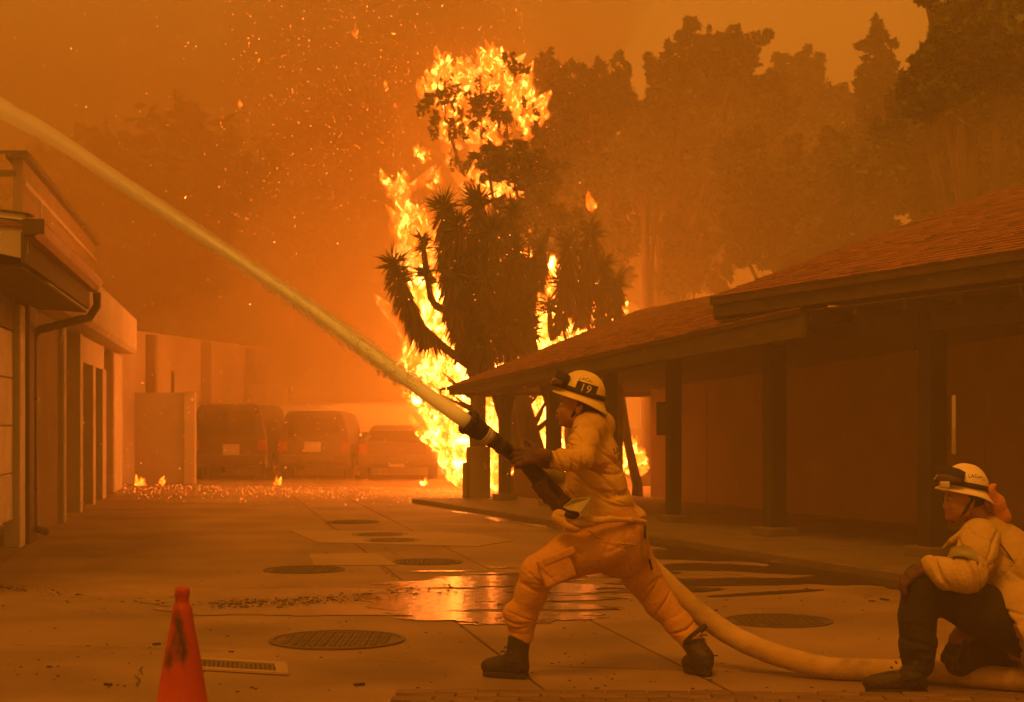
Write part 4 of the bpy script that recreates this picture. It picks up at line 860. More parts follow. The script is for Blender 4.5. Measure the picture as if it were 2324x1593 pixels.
# hose line: from the barrel under the hands, round the far hip and down to the ground
HP = [NZ0+NA*.38, NZ0+NA*.43, P(1240, 1105, 8.26), P(1275, 1148, 8.36), P(1325, 1190, 8.52), P(1400, 1230, 8.68), P(1450, 1265, 8.72), P(1500, 1312, 8.70), P(1560, 1368, 8.66), P(1630, 1423, 8.6), P(1700, 1462, 8.5), P(1780, 1492, 8.4), P(1870, 1514, 8.3), P(1960, 1527, 8.24)]
HP = HP+[Vector((G(2060, 1540).x+.06, 8.16, .062)), Vector((2.33, 8.02, .062)), Vector((2.62, 7.86, .062)), Vector((2.9, 7.72, .062)), Vector((3.4, 7.5, .062)), Vector((4.2, 7.3, .062)), Vector((5.2, 7.6, .062))]
def catmull(pts, n=8):
    out = []
    for i in range(len(pts)-1):
        p0, p1, p2, p3 = pts[max(i-1, 0)], pts[i], pts[i+1], pts[min(i+2, len(pts)-1)]
        for k in range(n):
            t = k/n; out.append(.5*((2*p1)+(-p0+p2)*t+(2*p0-5*p1+4*p2-p3)*t*t+(-p0+3*p1-3*p2+p3)*t**3))
    return out+[pts[-1]]
hc = catmull(HP, 10); n = len(hc)
hc = [Vector((p.x, p.y, max(p.z, .058))) for p in hc]
rad = [.036+(.058-.036)*min(1, max(0, (i-8)/22)) for i in range(n)]
rad = [r_*(1+.012*math.sin(i*.9)) for i, r_ in enumerate(rad)]
MB().tube(hc, rad, 22).build('hose_line', M_hose, hose, True)
MB().tube(hc[:26], [r_+.004 for r_ in rad[:26]], 18).build('grip_sleeve', M_black, hose, True)
# jet of water: solid core, then mist sleeves
jp = [P(1062, 960, 8.05), P(1030, 937, 8.05), P(960, 888, 8.2), P(860, 816, 8.6), P(720, 712, 9.4), P(542, 590, 10.8), P(379, 482, 12.6), P(272, 412, 14.4), P(133, 320, 17.0), P(0, 246, 19.5), P(-160, 170, 23)]
jc = catmull(jp, 7); m_ = len(jc)
wpx = [(1062, 40), (1030, 45), (960, 46), (860, 42), (720, 36), (560, 30), (400, 27), (240, 26), (110, 28), (0, 31), (-160, 36)]
def jrad(p):
    px = p.x/p.y*F+CX; xs = [a for a, _ in wpx][::-1]; ws = [b for _, b in wpx][::-1]; return np.interp(px, xs, ws)/2/F*p.y
M_jet = bpy.data.materials.new('water_jet'); M_jet.use_nodes = True; nt = M_jet.node_tree; b_ = nt.nodes['Principled BSDF']
b_.inputs['Base Color'].default_value = (.86, .95, .95, 1); b_.inputs['Roughness'].default_value = .7; b_.inputs['Subsurface Weight'].default_value = .6; b_.inputs['Subsurface Radius'].default_value = (.1, .1, .1); b_.inputs['Subsurface Scale'].default_value = .5
jet = empty('water_jet', jp[0], label='pale arc of water spraying from the nozzle up and out of the frame', cat='water jet')
def jtube(name, f, m, i0, i1, amp, seed, seg=24):
    V = []; Fs = []; up = Vector((0, 0, 1)); Mi = PINV(jet)
    for i in range(i0, i1):
        p = jc[i]; t = (jc[min(i+1, m_-1)]-jc[max(i-1, 0)]).normalized(); a = t.cross(up).normalized(); b = t.cross(a); r_ = jrad(p)*f(i/(m_-1))
        for k in range(seg):
            an = 2*math.pi*k/seg; nn = vnoise(np.array([[i*.16, math.cos(an)*3.2, math.sin(an)*3.2+seed]]))[0]+.6*vnoise(np.array([[i*.9, math.cos(an)*2.2, math.sin(an)*2.2+seed+9]]))[0]
            V.append(Mi @ (p+(a*math.cos(an)+b*math.sin(an))*r_*(1+amp*nn*(.02+.8*i/m_))))
    for i in range(i1-i0-1):
        for k in range(seg): k2 = (k+1) % seg; Fs.append((i*seg+k, i*seg+k2, (i+1)*seg+k2, (i+1)*seg+k))
    me = bpy.data.meshes.new(name); me.from_pydata(V, [], Fs+[tuple(range(seg))[::-1], tuple((i1-i0-1)*seg+k for k in range(seg))]); me.materials.append(m); return link_mesh(name, me, jet, True)
def mist(name, den):
    m = bpy.data.materials.new(name); m.use_nodes = True; nt = m.node_tree
    for nd in list(nt.nodes): nt.nodes.remove(nd)
    o = nt.nodes.new('ShaderNodeOutputMaterial'); v = nt.nodes.new('ShaderNodeVolumeScatter'); v.inputs['Color'].default_value = (.99, .98, .9, 1); v.inputs['Density'].default_value = den; v.inputs['Anisotropy'].default_value = .1; nt.links.new(v.outputs[0], o.inputs['Volume']); return m
jtube('jet_core', lambda t: .86*max(.2, 1-1.05*t), M_jet, 0, m_, .13, 1)
jtube('spray_sleeve', lambda t: 1.0*(1-.35*t), mist('jet_mist', 10), 0, m_, .14, 2)
jtube('outer_mist', lambda t: 1.12+.35*t, mist('jet_mist_thin', 2.5), 2, m_, .28, 3)

_r = np.random.default_rng(77); _n = 5200; _V = []; _F = []
for k in range(_n):
    i = 14+int(_r.random()**.8*(m_-17)); p = jc[i].lerp(jc[i+1], _r.random()); rr_ = jrad(p)*(.75+abs(_r.normal())*.26*(1+i/m_)); an = _r.uniform(0, 6.28)
    t = (jc[i+1]-jc[i]).normalized(); a = t.cross(Vector((0, 0, 1))).normalized(); b = t.cross(a); c = p+(a*math.cos(an)+b*math.sin(an))*rr_-Vector((0, 0, abs(_r.normal())*.02*i/m_)); s_ = _r.uniform(.002, .0055)*(1+i/m_*1.4)
    q_ = [c+t*s_*_r.uniform(1.5, 4), c-t*s_, c+a*s_*.7, c+b*s_*.7]; _V += [tuple(PINV(jet) @ v_) for v_ in q_]; _F += [tuple(4*k+j for j in f_) for f_ in ((0, 1, 2), (0, 3, 1), (0, 2, 3), (1, 3, 2))]
_o = npmesh('droplets', _V, _F, M_jet, jet, False); _o['kind'] = 'stuff'
# ================================================================ people
M_jacket = mat('nomex_jacket', (.68, .46, .13), .85, (.54, .35, .095), 5, 6, .35, 48, dirt=(.22, .12, .05), dscale=3.5, dlo=.56, dhi=.8)
M_jacket2 = mat('nomex_jacket_pale_shaded', (.56, .40, .15), .85, (.45, .32, .11), 5, 6, .35, 48, dirt=(.26, .16, .08), dscale=4, dlo=.56, dhi=.8)  # pale cloth, base colours darkened to stand in for eave and tree shade
M_trou = mat('nomex_trousers', (.60, .33, .075), .85, (.48, .25, .055), 5, 6, .35, 48, dirt=(.2, .09, .035), dscale=3.5, dlo=.58, dhi=.8)
M_dark = mat('dark_trousers', (.022, .018, .016), .9, (.014, .012, .011), 5, 6, .3, 120)
M_skin = mat('skin', (.40, .20, .13), .5, (.34, .16, .10), 12, 4, .1, 90, spec=.4)
M_glove = mat('leather_glove', (.13, .065, .035), .7, (.08, .04, .024), 8, 6, .5, 90)
M_boot = mat('boot_leather', (.025, .016, .012), .55, (.015, .01, .008), 8, 6, .4, 60, spec=.5)
M_helm = mat('helmet_shell', (.82, .66, .22), .42, (.72, .56, .18), 5, 6, .08, 30, spec=.5, dirt=(.4, .28, .09), dscale=7, dlo=.58, dhi=.8)
M_helm2 = mat('helmet_shell_pale', (.85, .72, .48), .42, (.76, .62, .38), 5, 6, .08, 30, spec=.5, dirt=(.42, .32, .18), dscale=7, dlo=.58, dhi=.8)
M_refl = mat('reflective_tape', (.33, .29, .11), .5, (.25, .21, .08), 9, spec=.7)
M_hair = mat('hair', (.03, .018, .012), .7, bump=.5, bscale=200)
M_strap = mat('strap_webbing', (.03, .024, .02), .8)
M_lens = bpy.data.materials.new('goggle_lens'); M_lens.use_nodes = True; b_ = M_lens.node_tree.nodes['Principled BSDF']; b_.inputs['Base Color'].default_value = (.22, .15, .09, 1); b_.inputs['Roughness'].default_value = .08; b_.inputs['Transmission Weight'].default_value = .35; b_.inputs['Specular IOR Level'].default_value = .8
M_eye = mat('eye', (.5, .45, .4), .2); M_lip = mat('lips', (.26, .10, .075), .5)
def mk(a, b, c): M = Matrix((a, b, c)).transposed(); return M     # columns = axes
def frame_from(fwd, up):
    f = Vector(fwd).normalized(); s = Vector(up).cross(f).normalized(); u = f.cross(s).normalized(); return f, s, u  # forward, left side, up
def textmesh(s, size):
    cu = bpy.data.curves.new('lettering', 'FONT'); cu.body = s; cu.size = size; cu.align_x = 'CENTER'; cu.align_y = 'CENTER'; cu.offset = size*.012; cu.space_character = 1.12; cu.resolution_u = 4
    o = bpy.data.objects.new('lettering', cu); COL.objects.link(o); bpy.context.view_layer.update()
    me = bpy.data.meshes.new_from_object(o.evaluated_get(bpy.context.evaluated_depsgraph_get())); bpy.data.objects.remove(o)
    bm = bmesh.new(); bm.from_mesh(me); bmesh.ops.triangulate(bm, faces=bm.faces); bmesh.ops.subdivide_edges(bm, edges=bm.edges, cuts=1); bmesh.ops.triangulate(bm, faces=bm.faces)
    V = [v.co.copy() for v in bm.verts]; Fs = [tuple(v.index for v in f.verts) for f in bm.faces]; bm.free(); return V, Fs
def head(parent, hc, fwd, up, skin_open=True, mouth=.0, hs=1.0):
    """hc = centre of the skull; returns prims for the body mesh, adds eyes, lips, hair"""
    f, s, u = frame_from(fwd, up)
    def L(x, y, z): return hc+(f*x+s*y+u*z)*hs        # x forward, y to the person's left, z up
    Mx = mk(f, s, u); pr = []
    E = lambda x, y, z, r: pr.append(lambda Pt, c=L(x, y, z), r=tuple(q*hs for q in r): s_ell(Pt, c, r, Mx))
    E(-.008, 0, .03, (.098, .076, .093)); E(.035, 0, -.035, (.058, .058, .075)); E(.045, 0, -.085, (.035, .032, .022))   # skull, face, chin
    E(.088, 0, -.018, (.013, .011, .026)); E(.099, 0, -.034, (.011, .0105, .009)); E(.091, .011, -.039, (.007, .006, .006)); E(.091, -.011, -.039, (.007, .006, .006))   # nose
    E(.076, 0, .02, (.016, .042, .011))                # brow
    E(.083, 0, -.058, (.012, .022, .0055)); E(.081, 0, -.070, (.012, .02, .0065)); E(.077, 0, -.092, (.015, .017, .014))  # lips, chin
    for sy in (-1, 1):
        E(.062, sy*.036, -.03, (.022, .02, .018)); E(.012, sy*.052, -.055, (.03, .014, .03))   # cheek, jaw
        E(-.008, sy*.076, -.018, (.017, .008, .028)); E(-.012, sy*.081, -.005, (.015, .006, .015))  # ear
    cuts = []
    for sy in (-1, 1): cuts.append(lambda Pt, c=L(.092, sy*.03, .0, ), r=(.014*hs, .016*hs, .0095*hs): s_ell(Pt, c, r, Mx))
    cuts.append(lambda Pt, c=L(.096, 0, -.0645), r=(.012*hs, .018*hs, (.0022+mouth)*hs): s_ell(Pt, c, r, Mx))
    return L, pr, cuts, (f, s, u, Mx)
def headbits(body, L, Mx, hs=1.0):
    for sy in (-1, 1):
        V, Q = surface(lambda Pt: s_ell(Pt, L(.078, sy*.03, .0), (.0125*hs, .012*hs, .0115*hs), Mx), *bounds([L(.078, sy*.03, 0)], .02), .003)
        Mi = np.array(PINV(body)); V = V @ Mi[:3, :3].T+Mi[:3, 3]; npmesh('eye', V, Q, M_eye, body, True)
        V, Q = surface(lambda Pt: s_ell(Pt, L(.0895, sy*.031, .0), (.003*hs, .0055*hs, .0055*hs), Mx), *bounds([L(.0895, sy*.031, 0)], .01), .0015)
        V = V @ Mi[:3, :3].T+Mi[:3, 3]; npmesh('iris', V, Q, M_hair, body, True)
        sdfobj('eyebrow', [bounds([L(.085, sy*.035, .02)], .03), lambda Pt: s_ell(Pt, L(.087, sy*.031, .021), (.006*hs, .017*hs, .0038*hs), Mx)], .003, M_hair, body, .004)
    sdfobj('lips', [bounds([L(.09, 0, -.064)], .035), lambda Pt: s_ell(Pt, L(.0895, 0, -.0595), (.0065*hs, .0165*hs, .0036*hs), Mx), lambda Pt: s_ell(Pt, L(.088, 0, -.0695), (.0065*hs, .015*hs, .0042*hs), Mx)], .0025, M_lip, body, .002)
    sdfobj('hair', [bounds([L(-.03, 0, .01)], .14), lambda Pt: np.maximum(s_ell(Pt, L(-.016, 0, .028), (.097*hs, .080*hs, .09*hs), Mx), -s_box(Pt, L(.09, 0, -.06), (.085*hs, .2, .115*hs), .01, Mx))], .006, M_hair, body, .004, cut=[lambda Pt: s_box(Pt, L(0, 0, -.12), (.2, .2, .075*hs), .01, Mx)])
def helmet(parent, c, f, s, u, m, num=None, hs=1.0, gog=.0, seed=0, strap=True, visor=False):
    """c = centre of the rim plane; dome, crest ribs, full brim that drops at the back"""
    h = empty('helmet', c); h.parent = parent; h.matrix_parent_inverse = Matrix.Identity(4); h.location = PINV(parent) @ c
    a, b, hh = .125*hs, .104*hs, .128*hs
    def W_(x, y, z): return c+f*x+s*y+u*z
    def dome_y(x, z):                                   # half width of the dome at x, z
        q = 1-(x/a)**2-(max(z, 0)/hh)**2; return b*math.sqrt(max(q, .0))
    mb = MB(); nr, ns = 16, 56
    for i in range(nr+1):
        t = i/nr; ph = t*math.pi/2
        for k in range(ns):
            th = 2*math.pi*k/ns; ct, st = math.cos(th), math.sin(th); x, y, z = a*ct*math.cos(ph), b*st*math.cos(ph), hh*math.sin(ph)**.92
            crest = .0075*math.exp(-(y/.012)**2)*min(1, math.cos(ph)+.7) if z > .03 else 0   # crest rib
            for yy in (-.045, .045): crest += .003*math.exp(-((y-yy)/.008)**2) if z > .05 else 0
            mb.v.append(tuple(W_(x, y, z+crest)))
    for i in range(nr):
        for k in range(ns): k2 = (k+1) % ns; mb.f.append((i*ns+k, i*ns+k2, (i+1)*ns+k2, (i+1)*ns+k))
    mb.build('shell', m, h, True)
    bm_ = MB(); prof = [(1.0, .004), (1.06, -.002), (1.2, -.010), (1.34, -.016), (1.36, -.021), (1.33, -.023), (1.2, -.017), (.99, -.006)]
    for i, (q, z) in enumerate(prof):
        for k in range(ns):
            th = 2*math.pi*k/ns; ct, st = math.cos(th), math.sin(th); back = max(0, -ct); e = 1+(q-1)*(.62+back*.30-.06*abs(st))
            bm_.v.append(tuple(W_(a*e*ct, b*e*st, z-back*back*(q-1)*.10-abs(st)*(q-1)*.012)))
    for i in range(len(prof)-1):
        for k in range(ns): k2 = (k+1) % ns; bm_.f.append((i*ns+k, i*ns+k2, (i+1)*ns+k2, (i+1)*ns+k))
    bm_.build('brim', m, h, True)
    # goggle strap round the dome
    def band(z0, z1, off, th0, th1, name, mt, n=40, par=h, dip=0):
        mm = MB()
        for k in range(n+1):
            th = th0+(th1-th0)*k/n; dz_ = dip*(1-math.cos(th))/2
            for (z, o) in ((z0, off), (z0, 0), (z1, 0), (z1, off)):
                zz = z+dz_; r_ = math.sqrt(max(.05, 1-(zz/hh)**2)); mm.v.append(tuple(W_((a*r_+o+.001)*math.cos(th), (b*r_+o+.001)*math.sin(th), zz)))
        for k in range(n):
            for j in range(4): j2 = (j+1) % 4; mm.f.append((k*4+j, k*4+j2, (k+1)*4+j2, (k+1)*4+j))
        return mm.build(name, mt, par, True)
    band(.008, .034, .005, 0, 2*math.pi, 'strap', M_strap)
    # goggles pushed up on the front
    g = empty('goggles', c); g.parent = h; g.matrix_parent_inverse = Matrix.Identity(4); g.location = PINV(h) @ W_(a, 0, .03)
    gx = MB(); ng = 22
    def gpt(t, z, o): th = t; return W_((a+o)*math.cos(th), (b+o)*math.sin(th), z)
    for (zt, nm, mt, o0, o1, rim) in ((0, 'lens', M_lens, .026, .036, 0), (0, 'goggle_frame', M_strap, .002, .03, 1)):
        mm = MB(); Z0, Z1 = (.008, .095) if rim else (.016, .088); T = .72 if rim else .66
        for k in range(ng+1):
            th = gog+(-T+2*T*k/ng); q = 1-abs(2*k/ng-1)**3*.35; zc = (Z0+Z1)/2; hz_ = (Z1-Z0)/2*q; bul = (1-(2*k/ng-1)**2)*.012
            lean = -.018 if not rim else -.006
            mm.v += [tuple(gpt(th, zc-hz_, o1+bul)), tuple(gpt(th, zc+hz_, o1+bul+lean)), tuple(gpt(th, zc+hz_, o0+lean)), tuple(gpt(th, zc-hz_, o0))]
        for k in range(ng):
            for j in range(4): j2 = (j+1) % 4; mm.f.append((k*4+j, k*4+j2, (k+1)*4+j2, (k+1)*4+j))
        mm.f += [(0, 1, 2, 3), tuple(ng*4+j for j in (3, 2, 1, 0))]
        mm.build(nm, mt, g if True else h, True)
    sides = [1] if True else [1, -1]
    for sy in (1, -1):                                  # chin strap
        pts = [W_(-.02, sy*b*.90, .0), W_(-.012, sy*b*.84, -.05), W_(.006, sy*b*.66, -.115), W_(.03, 0, -.168)]
        if strap: MB().tube(pts, [.0085, .0085, .008, .0075], 6).build('chin_strap', M_strap, h, True)
    # lettering wrapped on the side of the dome
    def wrap(txt, size, x0, z0, curve, mt, off, name, par, side=1, flip=1):
        V, Fs = textmesh(txt, size); out = []
        for v in V:
            xx = x0-flip*v.x; zz = z0+v.y-curve*(v.x/.05)**2*.01; y = dome_y(xx, zz); out.append(tuple(W_(xx, side*(y+off), zz)))
        mm = MB(); mm.add(out, Fs); return mm.build(name, mt, par)
    wrap('LACoFD', .024, -.02, .092 if num else .072, 1.0, M_strap, .0022, 'lettering', h)
    if num:
        mm = MB(); n = 10; x1, x2, z1, z2 = .030, -.080, .014, .074
        for k in range(n+1):
            x = x1+(x2-x1)*k/n
            for z, o in ((z1, .004), (z2, .004), (z2, .009), (z1, .009)): mm.v.append(tuple(W_(x, dome_y(x, z)+o, z)))
        for k in range(n):
            for j in range(4): j2 = (j+1) % 4; mm.f.append((k*4+j, k*4+j2, (k+1)*4+j2, (k+1)*4+j))
        mm.f += [(3, 2, 1, 0), tuple(n*4+j for j in range(4))]
        pl = mm.build('number_panel', M_strap, h)
        V, Fs = textmesh(num, .058); out = [tuple(W_(-.024-v.x, dome_y(-.024-v.x, .044+v.y)+.0098, .044+v.y)) for v in V]; q = MB(); q.add(out, Fs); q.build('number', M_band, pl)
    return h
def hand(name, parent, palm, fdir, nrm, curl, m, side=1, L_=.085, r=.0125, thumb=None, spread=.10, pw=.042):
    """palm centre, direction of the fingers, back-of-hand normal; curl = bend of each joint; thumb leaves the side of the palm"""
    fd = Vector(fdir).normalized(); nn = Vector(nrm); nn = (nn-fd*nn.dot(fd)).normalized(); sd = fd.cross(nn).normalized()*side
    pr = [lambda Pt, M_=mk(fd, sd, nn): s_box(Pt, palm, (.048, pw, .019), .017, M_)]
    pts_all = [palm]
    lens = [.92, 1.04, .98, .78]
    for i in range(4):
        off = (i-1.5)*.0215; p = palm+fd*.042+sd*off; d = (fd+sd*(i-1.5)*spread).normalized(); pts = [p-fd*.02]; q = p; dd = d
        for j, seg in enumerate((.045, .028, .024)):
            an = curl[j] if not isinstance(curl[0], (list, tuple)) else curl[i][j]
            dd = (dd*math.cos(an)-nn_rot(dd, nn, sd)*math.sin(an)).normalized(); q = q+dd*seg*lens[i]; pts.append(q)
        rs = [r*1.08, r*1.04, r*.95, r*.85]; pr += chain(pts, rs); pts_all += pts
    tb = palm-sd*(pw-.004)-fd*.022; t = Vector(thumb) if thumb is not None else (fd*.6-sd*.6-nn*.5)
    t = t.normalized(); t1 = tb+t*.042; t2 = t1+(t*.8+fd*.35-nn*.25).normalized()*.034; pr += chain([tb, t1, t2], [r*1.35, r*1.15, r*.95]); pts_all += [tb, t1, t2]
    wr_ = palm-fd*.075; pr += chain([palm-fd*.03, wr_], [.03, .033]); pts_all.append(wr_)
    lo, hi = bounds(pts_all, .055); return sdfobj(name, [(lo, hi)]+pr, .0042, m, parent, .006, fine=.0009, sm=1)
def nn_rot(dd, nn, sd):                                 # the direction a finger bends into: away from the back of the hand
    v = dd.cross(sd); v = v.normalized(); return v if v.dot(nn) > 0 else -v
def boot(name, parent, heel, toe, shin, top_r=.062, hgt=.22, m=None):
    """heel and toe on the ground, shin = point the shaft points to"""
    f = (toe-heel); ln = f.length; f = f.normalized(); z = Vector((0, 0, 1)); s = z.cross(f).normalized(); M_ = mk(f, s, z)
    an = heel+f*.075+z*.09; top = an+(shin-an).normalized()*hgt*.75
    pr = [lambda Pt: s_ell(Pt, heel+f*(ln*.80)+z*.052, (ln*.24, .049, .046), M_), lambda Pt: s_ell(Pt, heel+f*(ln*.52)+z*.062, (ln*.30, .044, .056), M_), lambda Pt: s_ell(Pt, heel+f*.055+z*.055, (.055, .040, .055), M_)]
    pr += chain([heel+f*.07+z*.07, an, top], [.045, .055, top_r])
    cut = [lambda Pt: Pt[:, 2]-(heel.z+.022)]
    o = sdfobj(name, [bounds([heel, toe, top], .10)]+pr, .0075, m or M_boot, parent, .03, zones=[(heel+f*.10+z*.10, .09, (0, 0, 1), 38, .003)], cut=cut, sm=2)
    so = MB(); n = 26; ring = []                        # lugged sole
    for k in range(n):
        t = 2*math.pi*k/n; x = math.cos(t); y = math.sin(t); w = .052 if x > 0 else .043; w *= 1-.12*math.exp(-((x+.05)/.3)**2)
        ring.append(heel+f*(ln*.5+x*ln*.5)+s*y*w*(abs(y)**-.15 if y else 1))
    so.prism([p+z*(.002-0*p.z) for p in ring], z*.027)
    so.build('sole', M_boot, o, bevel=.004)
    lc = MB()
    for k in range(5):
        c = heel+f*(ln*.60-k*.022)+z*(.105+k*.026); lc.tube([c-s*.022+f*.012, c+f*.02+z*.004, c+s*.022+f*.012], .004, 5)
    lc.build('laces', M_strap, o, True)
    return o
# ---------------------------------------------------------------- the standing person
A = empty('person', (P(1380, 1540, 8.35).x, 8.35, 0), label='person in yellow fire gear and helmet, lunging forward with a hose nozzle in gloved hands', cat='person')
pel = P(1392, 1222, 8.42); wst = P(1372, 1160, 8.42); chest = P(1345, 1050, 8.40); neck = P(1345, 968, 8.40)
shL = P(1318, 985, 8.24); shR = P(1352, 985, 8.60); hipL = P(1368, 1236, 8.32); hipR = P(1418, 1240, 8.52)
elL = P(1318, 1042, 8.10); wrL = P(1238, 1042, 8.17); elR = P(1310, 1090, 8.56); wrR = P(1262, 1112, 8.42)
knL = P(1222, 1298, 8.26); anL = P(1180, 1452, 8.34); knR = P(1498, 1370, 8.55); anR = P(1582, 1470, 8.47)
hdc = P(1313, 922, 8.37)
hf, hu = Vector((-1, .16, .10)), Vector((.02, .0, 1))
Lh, hpr, hcut, (ff, fs_, fu, Mh) = head(A, hdc, hf, hu, mouth=.001, hs=1.08)
body = sdfobj('body', [bounds([hdc, wrL, anL, anR, shR, wrR], .16)]+hpr+chain([P(1328, 938, 8.40), neck, chest, wst, pel], [.055, .075, .125, .11, .12])+chain([shL, elL, wrL], [.05, .042, .03])+chain([shR, elR, wrR], [.05, .042, .03])+chain([shL, neck, shR], [.05, .07, .05])+chain([hipL, knL, anL], [.09, .055, .038])+chain([hipR, knR, anR], [.09, .055, .038]), .0085, M_skin, A, .012, cut=hcut, sm=1)
headbits(body, Lh, Mh, 1.08)
# jacket
cut_hem = lambda Pt: (Pt @ np.array([.10, 0, -1.0])-np.array([.10*P(1370, 1183, 8.4).x-P(1370, 1183, 8.4).z])[0])*-1
jz = [(P(1360, 1140, 8.2), .17, (.35, 0, 1), 28, .011), (P(1420, 1130, 8.3), .15, (.25, 0, 1), 26, .010), (P(1320, 1060, 8.1), .11, (1, .2, -.3), 26, .0085), (P(1290, 1015, 8.1), .10, (.6, 0, 1), 28, .008), (P(1260, 1045, 8.1), .08, (1, 0, .1), 38, .006), (P(1350, 1020, 8.2), .18, (.8, 0, .7), 14, .006), (P(1395, 1060, 8.3), .2, (.5, 0, .8), 10, .006)]
jl = [bounds([P(1300, 930, 8.2), P(1470, 1200, 8.6), wrL, shR, P(1250, 1200, 8.3), elL], .22)]
fl = (Vector((0, 1, 0)), .80)
jl += chain([P(1344, 982, 8.42), P(1342, 1035, 8.42), P(1352, 1100, 8.43), P(1364, 1150, 8.43), P(1372, 1195, 8.43)], [.098, .140, .155, .160, .172])
jl += chain([P(1334, 972, 8.30), P(1322, 1010, 8.20), P(1318, 1040, 8.10), P(1280, 1044, 8.12), wrL+Vector((.012, 0, 0))], [.080, .074, .062, .052, .043])
jl += chain([P(1352, 985, 8.58), elR, P(1275, 1108, 8.44)], [.085, .07, .052])
jl += chain([P(1340, 968, 8.32), P(1362, 966, 8.52)], [.078, .082])
jl += chain([P(1310, 1180, 8.30), P(1432, 1180, 8.44)], [.070, .085])
jkt = sdfobj('jacket', jl, .0065, M_jacket, A, .035, zones=jz, cut=[cut_hem, lambda Pt: s_ell(Pt, P(1322, 925, 8.40), (.085, .07, .085))], sm=3, fine=.001, seed=3)
sdfobj('collar', [bounds([P(1330, 960, 8.4)], .17), lambda Pt: np.maximum(np.abs(s_cone(Pt, P(1332, 935, 8.40), P(1350, 990, 8.41), .066, .095))-.006, s_box(Pt, P(1345, 970, 8.4), (.14, .14, .032), .01, mk(Vector((.9, 0, .35)).normalized(), Vector((0, 1, 0)), Vector((-.35, 0, .9)).normalized())))], .006, M_jacket, jkt, .01, fine=.002)
# rolled hem with the reflective flap
hm_ = MB(); pts = [P(1268, 1172, 8.16), P(1300, 1190, 8.12), P(1340, 1182, 8.13), P(1385, 1178, 8.18), P(1430, 1180, 8.26), P(1463, 1184, 8.38)]
sdfobj('rolled_hem', [bounds(pts, .08)]+chain(pts[:3], [.040, .042, .026])+chain(pts[2:], [.026, .016, .014, .014]), .007, M_jacket, jkt, .02, zones=[(P(1300, 1180, 8.1), .12, (.3, 0, 1), 34, .007)], fine=.002)
fq = [P(1276, 1152, 8.075), P(1300, 1132, 8.06), P(1342, 1128, 8.07), P(1339, 1172, 8.055), P(1316, 1163, 8.035), P(1290, 1158, 8.045)]
mm = MB(); mm.prism(fq, (0, .012, .004)); mm.build('reflective_flap', M_refl, jkt, bevel=.004)
sdfobj('pouch', [bounds([P(1295, 1170, 8.1)], .09), lambda Pt: s_ell(Pt, P(1297, 1168, 8.085), (.04, .03, .022))], .006, M_strap, A, .01, fine=.002)
sdfobj('cuff_tape', [bounds([P(1252, 1070, 8.3)], .09)]+chain([P(1245, 1068, 8.38), P(1262, 1078, 8.4)], [.05, .052]), .008, M_refl, jkt, .01, fine=.001)
# cuff strap of the near sleeve and glove band
lathe_c = [( -.012, .058), (-.01, .061), (.012, .061), (.014, .058)]
def ring(name, c, ax, r0, w, m, parent, n=22):
    ax = Vector(ax).normalized(); u = ax.cross(Vector((0, .3, 1))).normalized(); v = ax.cross(u); mm = MB()
    for t, q in ((-w, r0-.004), (-w, r0), (w, r0), (w, r0-.004)):
        for k in range(n): a_ = 2*math.pi*k/n; mm.v.append(tuple(c+ax*t+(u*math.cos(a_)+v*math.sin(a_))*q*(1+.04*math.sin(3*a_))))
    for i in range(4):
        for k in range(n): k2 = (k+1) % n; i2 = (i+1) % 4; mm.f.append((i*n+k, i*n+k2, i2*n+k2, i2*n+k))
    return mm.build(name, m, parent, True)
ring('cuff_strap', wrL+Vector((.035, 0, .0)), elL-wrL, .052, .009, M_strap, jkt)
# lettering on the back of the jacket, seen edge on: dark letters along the back
def letters_on(obj_, txt, size, origin, xdir, ydir, nrm, m, parent):
    V, Fs = textmesh(txt, size); bm = bmesh.new(); bm.from_mesh(obj_.data); from mathutils.bvhtree import BVHTree; bvh = BVHTree.FromBMesh(bm); Mi = PINV(obj_); Mw = Mi.inverted(); out = []
    for v in V:
        p = origin+xdir*v.x+ydir*v.y; h_ = bvh.ray_cast(Mi @ (p+nrm*.5), (Mi.to_3x3() @ (-nrm)).normalized())
        q = (Mw @ h_[0]) if h_[0] is not None else p; out.append(tuple(q+nrm*.0025))
    bm.free(); mm = MB(); mm.add(out, Fs); return mm.build('lettering', m, parent)
bn = Vector((.97, -.02, .3)).normalized(); bx_ = Vector((.03, 1, 0)).normalized(); by_ = bn.cross(bx_).normalized(); by_ = by_ if by_.z > 0 else -by_
letters_on(jkt, 'LA COUNTY\nFIRE DEPT', .045, P(1385, 1035, 8.46), bx_, by_, bn, M_strap, jkt)
# trousers
tz = [(P(1260, 1300, 8.1), .14, (.5, 0, 1), 22, .008), (P(1190, 1370, 8.2), .11, (.2, 0, 1), 26, .009), (P(1170, 1425, 8.2), .08, (0, 0, 1), 34, .009), (P(1340, 1250, 8.2), .16, (.7, 0, -.5), 10, .003), (P(1445, 1250, 8.3), .12, (.9, 0, .3), 14, .0035), (P(1500, 1360, 8.4), .12, (.7, 0, -.8), 24, .009), (P(1560, 1440, 8.4), .12, (.7, 0, -.8), 24, .008), (P(1385, 1225, 8.2), .12, (.1, 0, 1), 12, .002)]
tl = [bounds([P(1270, 1180, 8.3), P(1480, 1190, 8.5), anL, anR, knL, knR], .21)]
tl += chain([P(1372, 1178, 8.42), P(1392, 1222, 8.42), P(1405, 1245, 8.43)], [.165, .176, .158])
tl += chain([hipL+Vector((0, 0, .0)), P(1290, 1262, 8.29), knL, P(1205, 1345, 8.30), P(1184, 1400, 8.33), P(1181, 1446, 8.345)], [.140, .116, .090, .080, .074, .066])
